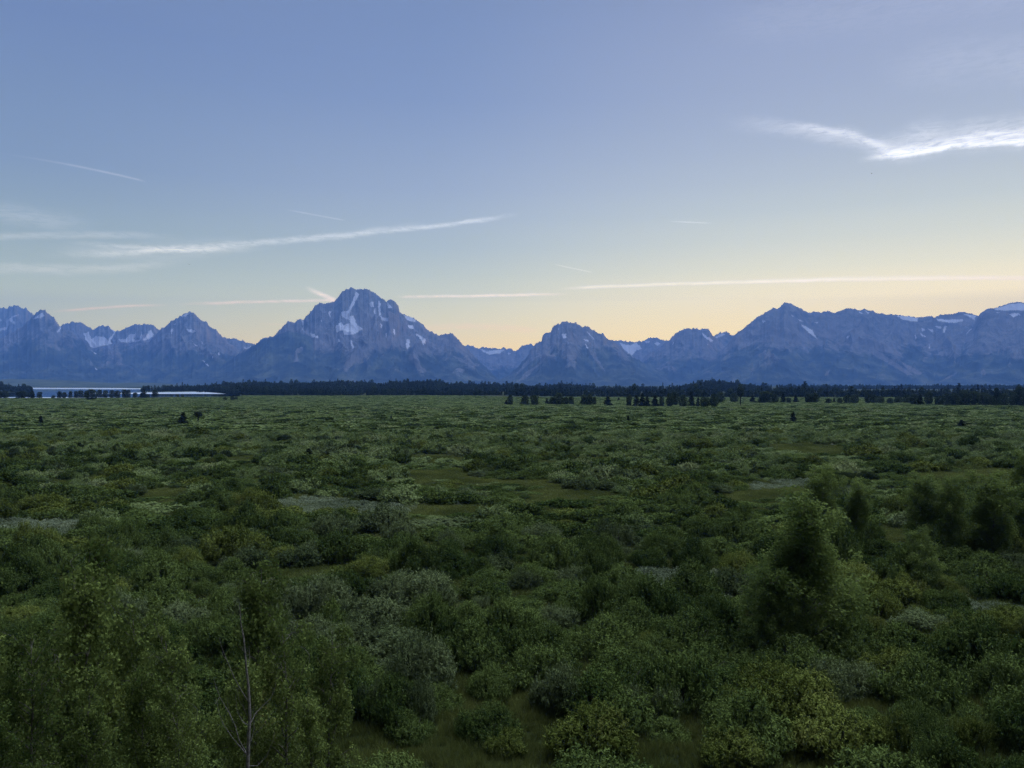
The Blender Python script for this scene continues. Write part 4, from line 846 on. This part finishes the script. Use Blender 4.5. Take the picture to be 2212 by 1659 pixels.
    pos = np.stack([x, y, z-.05], -1); S = np.stack([w/2.15*np.where(fa, 1.55, np.where(md, 1.22, 1)), w/2.15*np.where(fa, .85, 1), h/1.12], -1); rz = np.where(fa, r.normal(0, .25, len(x)), np.where(md, r.normal(0, .4, len(x)), rz))
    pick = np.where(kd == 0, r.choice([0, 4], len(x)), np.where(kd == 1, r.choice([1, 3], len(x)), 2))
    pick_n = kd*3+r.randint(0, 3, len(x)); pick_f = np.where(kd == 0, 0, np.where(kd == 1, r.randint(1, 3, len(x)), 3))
    pale = r.rand(len(x)) < sstep(90, 330, y)*.9  # share of light-lifted leaf colour grows with distance
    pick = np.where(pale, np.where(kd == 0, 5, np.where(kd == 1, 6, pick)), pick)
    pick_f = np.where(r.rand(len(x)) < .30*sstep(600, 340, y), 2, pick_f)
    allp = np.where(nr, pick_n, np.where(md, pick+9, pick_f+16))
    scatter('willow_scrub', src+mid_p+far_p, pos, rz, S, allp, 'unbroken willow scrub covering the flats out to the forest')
    print('SCRUB', len(x), nr.sum(), md.sum(), fa.sum())
fill_scrub()

def fill_sage():
    r = np.random.RandomState(78); P = []; 
    for p in SAGE:
        gp = [G(*q) for q in p]; xs = [q[0] for q in gp]; ysx = [q[1] for q in gp]
        a = (max(xs)-min(xs))*(max(ysx)-min(ysx)); n_ = int(a/.75)
        x = r.uniform(min(xs), max(xs), n_); y = r.uniform(min(ysx), max(ysx), n_); k = in_poly(x, y, gp); P.append(np.stack([x[k], y[k]], -1))
    P = np.concatenate(P); x, y = P.T; w = r.uniform(.9, 2.7, len(x)); h = w*r.uniform(.30, .60, len(x))
    scatter('sagebrush', sage_p, np.stack([x, y, ground_z(x, y)-.05], -1), r.rand(len(x))*6.28, np.stack([w/2, w/2, h], -1), r.randint(0, 2, len(x)), 'low silvery sagebrush filling open patches between the willows')
fill_sage()

def grass_tuft(seed):
    r = np.random.RandomState(seed); n_ = 60
    b = r.normal(0, .16, (n_, 3)); b[:, 2] = 0; ln = r.uniform(.35, .75, n_)
    lean = r.normal(0, .28, (n_, 3)); lean[:, 2] = 1; lean /= np.linalg.norm(lean, axis=1)[:, None]
    return leaves(b+lean*ln[:, None]*.5, lean, ln, .028, M_GRASS, 'grass', None, seed, .08)
def fill_grass():
    r = np.random.RandomState(79); src = [proto(grass_tuft(800+i)) for i in range(3)]
    x = r.uniform(-34, 34, 15000); y = 26+34*r.rand(15000); k = np.abs(x) < y*.75; x, y = x[k], y[k]
    s = r.uniform(.6, 1.3, len(x))
    P = [np.stack([x, y, ground_z(x, y)], -1)]; S = [np.stack([s, s, s*r.uniform(.7, 1.2, len(x))], -1)]
    y = np.sqrt(r.uniform(52**2, 230**2, 48000)); x = r.uniform(-.72, .72, len(y))*y; s = r.uniform(.8, 1.5, len(x))
    P.append(np.stack([x, y, ground_z(x, y)-.02], -1)); S.append(np.stack([s*1.5, s*1.5, s*.6], -1))
    for p in CLEAR[:12]:
        gp = [G(*q) for q in p]; xs = [q[0] for q in gp]; yy = [q[1] for q in gp]
        n_ = int((max(xs)-min(xs))*(max(yy)-min(yy))*2.6); x = r.uniform(min(xs), max(xs), n_); y = r.uniform(min(yy), max(yy), n_); k = in_poly(x, y, gp); x, y = x[k], y[k]
        s = r.uniform(1.0, 1.8, len(x)); P.append(np.stack([x, y, ground_z(x, y)-.02], -1)); S.append(np.stack([s*1.5, s*1.5, s*.5], -1))
    P = np.concatenate(P); S = np.concatenate(S)
    scatter('grass', src, P, r.rand(len(P))*6.28, S, r.randint(0, 3, len(P)), 'tall dark meadow grass at the foot of the bluff and in the clearings')
fill_grass()

# ---------------------------------------------------------------- cottonwoods, dead sapling, young saplings
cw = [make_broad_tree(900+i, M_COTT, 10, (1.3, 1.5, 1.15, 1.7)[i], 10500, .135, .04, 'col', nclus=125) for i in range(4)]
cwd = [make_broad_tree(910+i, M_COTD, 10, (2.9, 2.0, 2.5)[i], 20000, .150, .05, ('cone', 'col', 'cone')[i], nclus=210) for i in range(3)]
LEFT = [(20, 1205, 30, 0, 'leafy cottonwood at the left edge with its top below the flats'), (145, 1168, 34, 1, 'tallest cottonwood of the left foreground group'), (215, 1225, 30, 2, 'slim cottonwood right of the tallest left one'),
        (75, 1360, 26, 3, 'low wide cottonwood in front of the left edge pair'), (330, 1300, 33, 1, 'cottonwood in the middle of the left foreground group'), (425, 1345, 31, 0, 'cottonwood left of the dead sapling'),
        (572, 1222, 35, 2, 'cottonwood with yellowing top right behind the dead sapling'), (625, 1340, 32, 3, 'wide cottonwood right of the dead sapling'), (700, 1372, 36, 0, 'right end cottonwood of the left foreground group'),
        (290, 1440, 26, 2, 'short cottonwood low in the left foreground'), (520, 1420, 31, 1, 'cottonwood directly behind the dead sapling'), (180, 1470, 25, 0, 'short cottonwood at the lower left corner'), (390, 1480, 27, 3, 'low cottonwood left below the dead sapling'), (665, 1500, 31, 2, 'low cottonwood with orange leaves right of the dead sapling'), (10, 1500, 24, 1, 'cottonwood cut by the lower left corner')]
for i, (vx, vt, d, k, lab) in enumerate(LEFT):
    x = (vx*V-512)/F*d; z0 = float(ground_z(x, d)); top = EYE-(vt*V-384)/F*d; H_ = top-z0
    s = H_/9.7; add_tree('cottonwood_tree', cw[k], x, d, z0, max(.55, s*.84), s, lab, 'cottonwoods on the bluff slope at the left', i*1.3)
RIGHT = [(1728, 1064, 1405, 175, 0, 'big pointed cottonwood standing tall right of centre'), (1658, 1235, 1425, 90, 1, 'slender cottonwood leaning on the big one from the left'), (1785, 1012, 1180, 78, 1, 'tall dark cottonwood behind the big one'), (1848, 1040, 1185, 66, 1, 'dark cottonwood right of the tall dark one'),
         (1985, 1030, 1205, 76, 1, 'left cottonwood of the pair near the right edge'), (2062, 1036, 1215, 76, 1, 'middle cottonwood of the stand near the right edge'), (2145, 1030, 1215, 110, 1, 'pale-trunked cottonwood near the right edge'), (2204, 985, 1200, 64, 1, 'tall cottonwood cut by the right edge'),
         (1990, 1142, 1275, 66, 0, 'small light green cottonwood before the right stand'), (1775, 1160, 1300, 50, 1, 'small cottonwood at the right side of the big one'), (1700, 1200, 1410, 110, 2, 'leafy lower cottonwood joined to the big pointed one')]
for i, (vx, vt, vb, w, k, lab) in enumerate(RIGHT):
    gx, gy = G(vx, vb); s = V/F*gy; H_ = (vb-vt)*s
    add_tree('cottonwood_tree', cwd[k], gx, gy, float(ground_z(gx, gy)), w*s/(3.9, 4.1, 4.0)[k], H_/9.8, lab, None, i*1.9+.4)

def dead_sapling():
    d = 24.0
    def p(vx, vy, dy=0.0): return np.array([(vx*V-512)/F*(d+dy), d+dy, EYE-(vy*V-384)/F*(d+dy)])
    def c(k): return lambda X_, Y_, dy=0.0: p(X_*.3348, 1152+Y_*.3348, dy)
    q = c(4)
    main = [q(1600, 1800), q(1598, 1510), q(1605, 1300), q(1612, 1180), q(1608, 1080), q(1602, 980, .05), q(1588, 860, .05), q(1580, 760), q(1570, 660), q(1555, 590), q(1548, 500), q(1545, 455)]
    main[0][2] = float(ground_z(main[0][0], d))-.3
    o = root('dead_sapling', (main[0][0], d, main[0][2]+.3), 'bare pale dead sapling with upswept branches at lower left', 'tree')
    L0 = np.array(o.location)
    def ln(pts, r0, r1): pts = np.array(pts)-L0; return (pts, np.linspace(r0, r1, len(pts)))
    link('trunk', tubes([ln(main, .062, .006)], M_DEAD, 'trunk', 8), o)
    br = [([q(1604, 1090), q(1560, 1020, -.1), q(1510, 930, -.2), q(1460, 810, -.25), q(1425, 720, -.3), q(1415, 670, -.3)], .035),
          ([q(1598, 1440), q(1560, 1390, -.2), q(1500, 1320, -.3), q(1440, 1230, -.4), q(1410, 1150, -.4), q(1400, 1090, -.4)], .03),
          ([q(1590, 1420, .1), q(1540, 1330, .2), q(1520, 1250, .2), q(1480, 1160, .3), q(1420, 1060, .3), q(1390, 980, .3), q(1380, 940, .3)], .032),
          ([q(1606, 1240), q(1570, 1220, .2), q(1530, 1150, .3), q(1520, 1060, .3), q(1525, 980, .3)], .02),
          ([q(1600, 860), q(1612, 800, .2), q(1608, 740, .3)], .014), ([q(1620, 1220), q(1650, 1160, .3), q(1700, 1110, .4), q(1750, 1060, .5), q(1775, 990, .6), q(1785, 890, .6)], .022),
          ([q(1620, 1340), q(1640, 1260, .2), q(1635, 1150, .2), q(1640, 1070, .2)], .016), ([q(1608, 1500), q(1660, 1500, .3), q(1720, 1440, .4), q(1765, 1330, .5), q(1770, 1250, .5)], .02),
          ([q(1596, 1180), q(1570, 1120), q(1545, 1080), q(1530, 1010)], .012), ([q(1572, 700), q(1560, 640, .1), q(1556, 600, .1)], .008), ([q(1465, 820, -.25), q(1440, 790), q(1430, 760)], .007), ([q(1415, 1060, .3), q(1390, 1100), q(1395, 1060)], .008),
          ([q(1480, 1160, .3), q(1470, 1100, .3), q(1465, 1050, .3)], .008)]
    for pts, r0 in br: link('branch', tubes([ln(pts, r0*.5, .003)], M_DEAD, 'branch', 6), o)
dead_sapling()

def sapling(vx, vt, d, H_, label, mat):
    r = np.random.RandomState(int(vx)); x = (vx*V-512)/F*d; z0 = float(ground_z(x, d)); H_ = EYE-(vt*V-384)/F*d-z0
    o = root('young_sapling', (x, d, z0), label, 'sapling')
    st = curve_pts((0, 0, -.1), (0, 0, 1), H_, 8, .03, .1, r); lines = [(st, np.linspace(.02, .005, 9))]; P = []; A = []
    for i in range(26):
        f = r.uniform(.3, 1)*7.99; c = st[int(f)]; a = r.rand()*6.28; L = .28*(1.2-f/9)
        e = c+np.array([math.cos(a)*L, math.sin(a)*L, L*.8]); lines.append((np.array([c, e]), np.array([.008, .003])))
        P.append(c+(e-c)*r.rand(12, 1)+r.normal(0, .05, (12, 3))); A.append(np.tile(e-c, (12, 1))*3)
    link('stem', tubes(lines, M_BARK, 'stem', 5), o); link('leaves', leaves(np.concatenate(P), np.concatenate(A), .09, .07, mat, 'leaves', np.full(312, .8), 3, .6), o)
sapling(1625, 1612, 40.0, 2, 'slim young sapling with pale leaves before the yellow-tipped shrub', M_YEL)
sapling(838, 1612, 41.5, 2, 'young yellow-leaved sapling in the grass at the bottom edge', M_YEL)
sapling(1706, 1640, 40.5, 2, 'young leafy sapling right of the yellow-tipped shrub', M_YEL)

# ---------------------------------------------------------------- birds
def bird(vx, vy, d, lab):
    x = (vx*V-512)/F*d; z = EYE-(vy*V-384)/F*d
    v = [(-.5, 0, .14), (-.25, .07, .1), (-.25, -.09, .1), (0, .10, 0), (0, -.12, 0), (.25, .07, .1), (.25, -.09, .1), (.5, 0, .14), (0, .32, .0), (0, .1, .06), (0, -.3, 0), (.05, 0, -.05), (-.05, 0, -.05)]
    f = [(0, 2, 1), (1, 2, 4, 3), (3, 4, 6, 5), (5, 6, 7), (3, 8, 9), (9, 8, 3), (3, 12, 11), (8, 12, 3), (8, 11, 12), (4, 10, 12), (4, 11, 10), (10, 11, 12)]
    me = bpy.data.meshes.new('bird'); me.from_pydata(v, [], f)
    m, n = material('dark_feather'); finish(n, pbsdf(n, (.02, .02, .025), .8, .1)); me.materials.append(m)
    o = link('bird', me); o.location = (x, d, z); o.rotation_euler = (0.3, .2, .5); tag(o, lab, 'bird')
bird(408, 571, 230, 'tiny dark bird flying above the left clouds and peaks')
bird(1883, 375, 260, 'tiny dark bird below the bright cirrus at the right')

# ---------------------------------------------------------------- the air
bm = [(-29000, -200, -3), (29000, -200, -3), (29000, HAZE_FAR, -3), (-29000, HAZE_FAR, -3)]
v = bm+[(x, y, HAZE_TOP) for x, y, _ in bm]
me = bpy.data.meshes.new('haze'); me.from_pydata(v, [], [(3, 2, 1, 0), (4, 5, 6, 7), (0, 1, 5, 4), (1, 2, 6, 5), (2, 3, 7, 6), (3, 0, 4, 7)])
m = bpy.data.materials.new('haze_air'); m.use_nodes = True; nt = m.node_tree; nt.nodes.clear()
pv = nt.nodes.new('ShaderNodeVolumePrincipled'); pv.inputs['Color'].default_value = (.185, .425, 1.0, 1); pv.inputs['Density'].default_value = HAZE_D
pv.inputs['Density Attribute'].default_value = ''; pv.inputs['Anisotropy'].default_value = 0.0
oo = nt.nodes.new('ShaderNodeOutputMaterial'); nt.links.new(pv.outputs[0], oo.inputs['Volume'])
me.materials.append(m); h = link('haze', me); tag(h, kind='stuff'); h['label'] = 'thin blue evening haze between the viewer and the mountains'; h['category'] = 'haze'
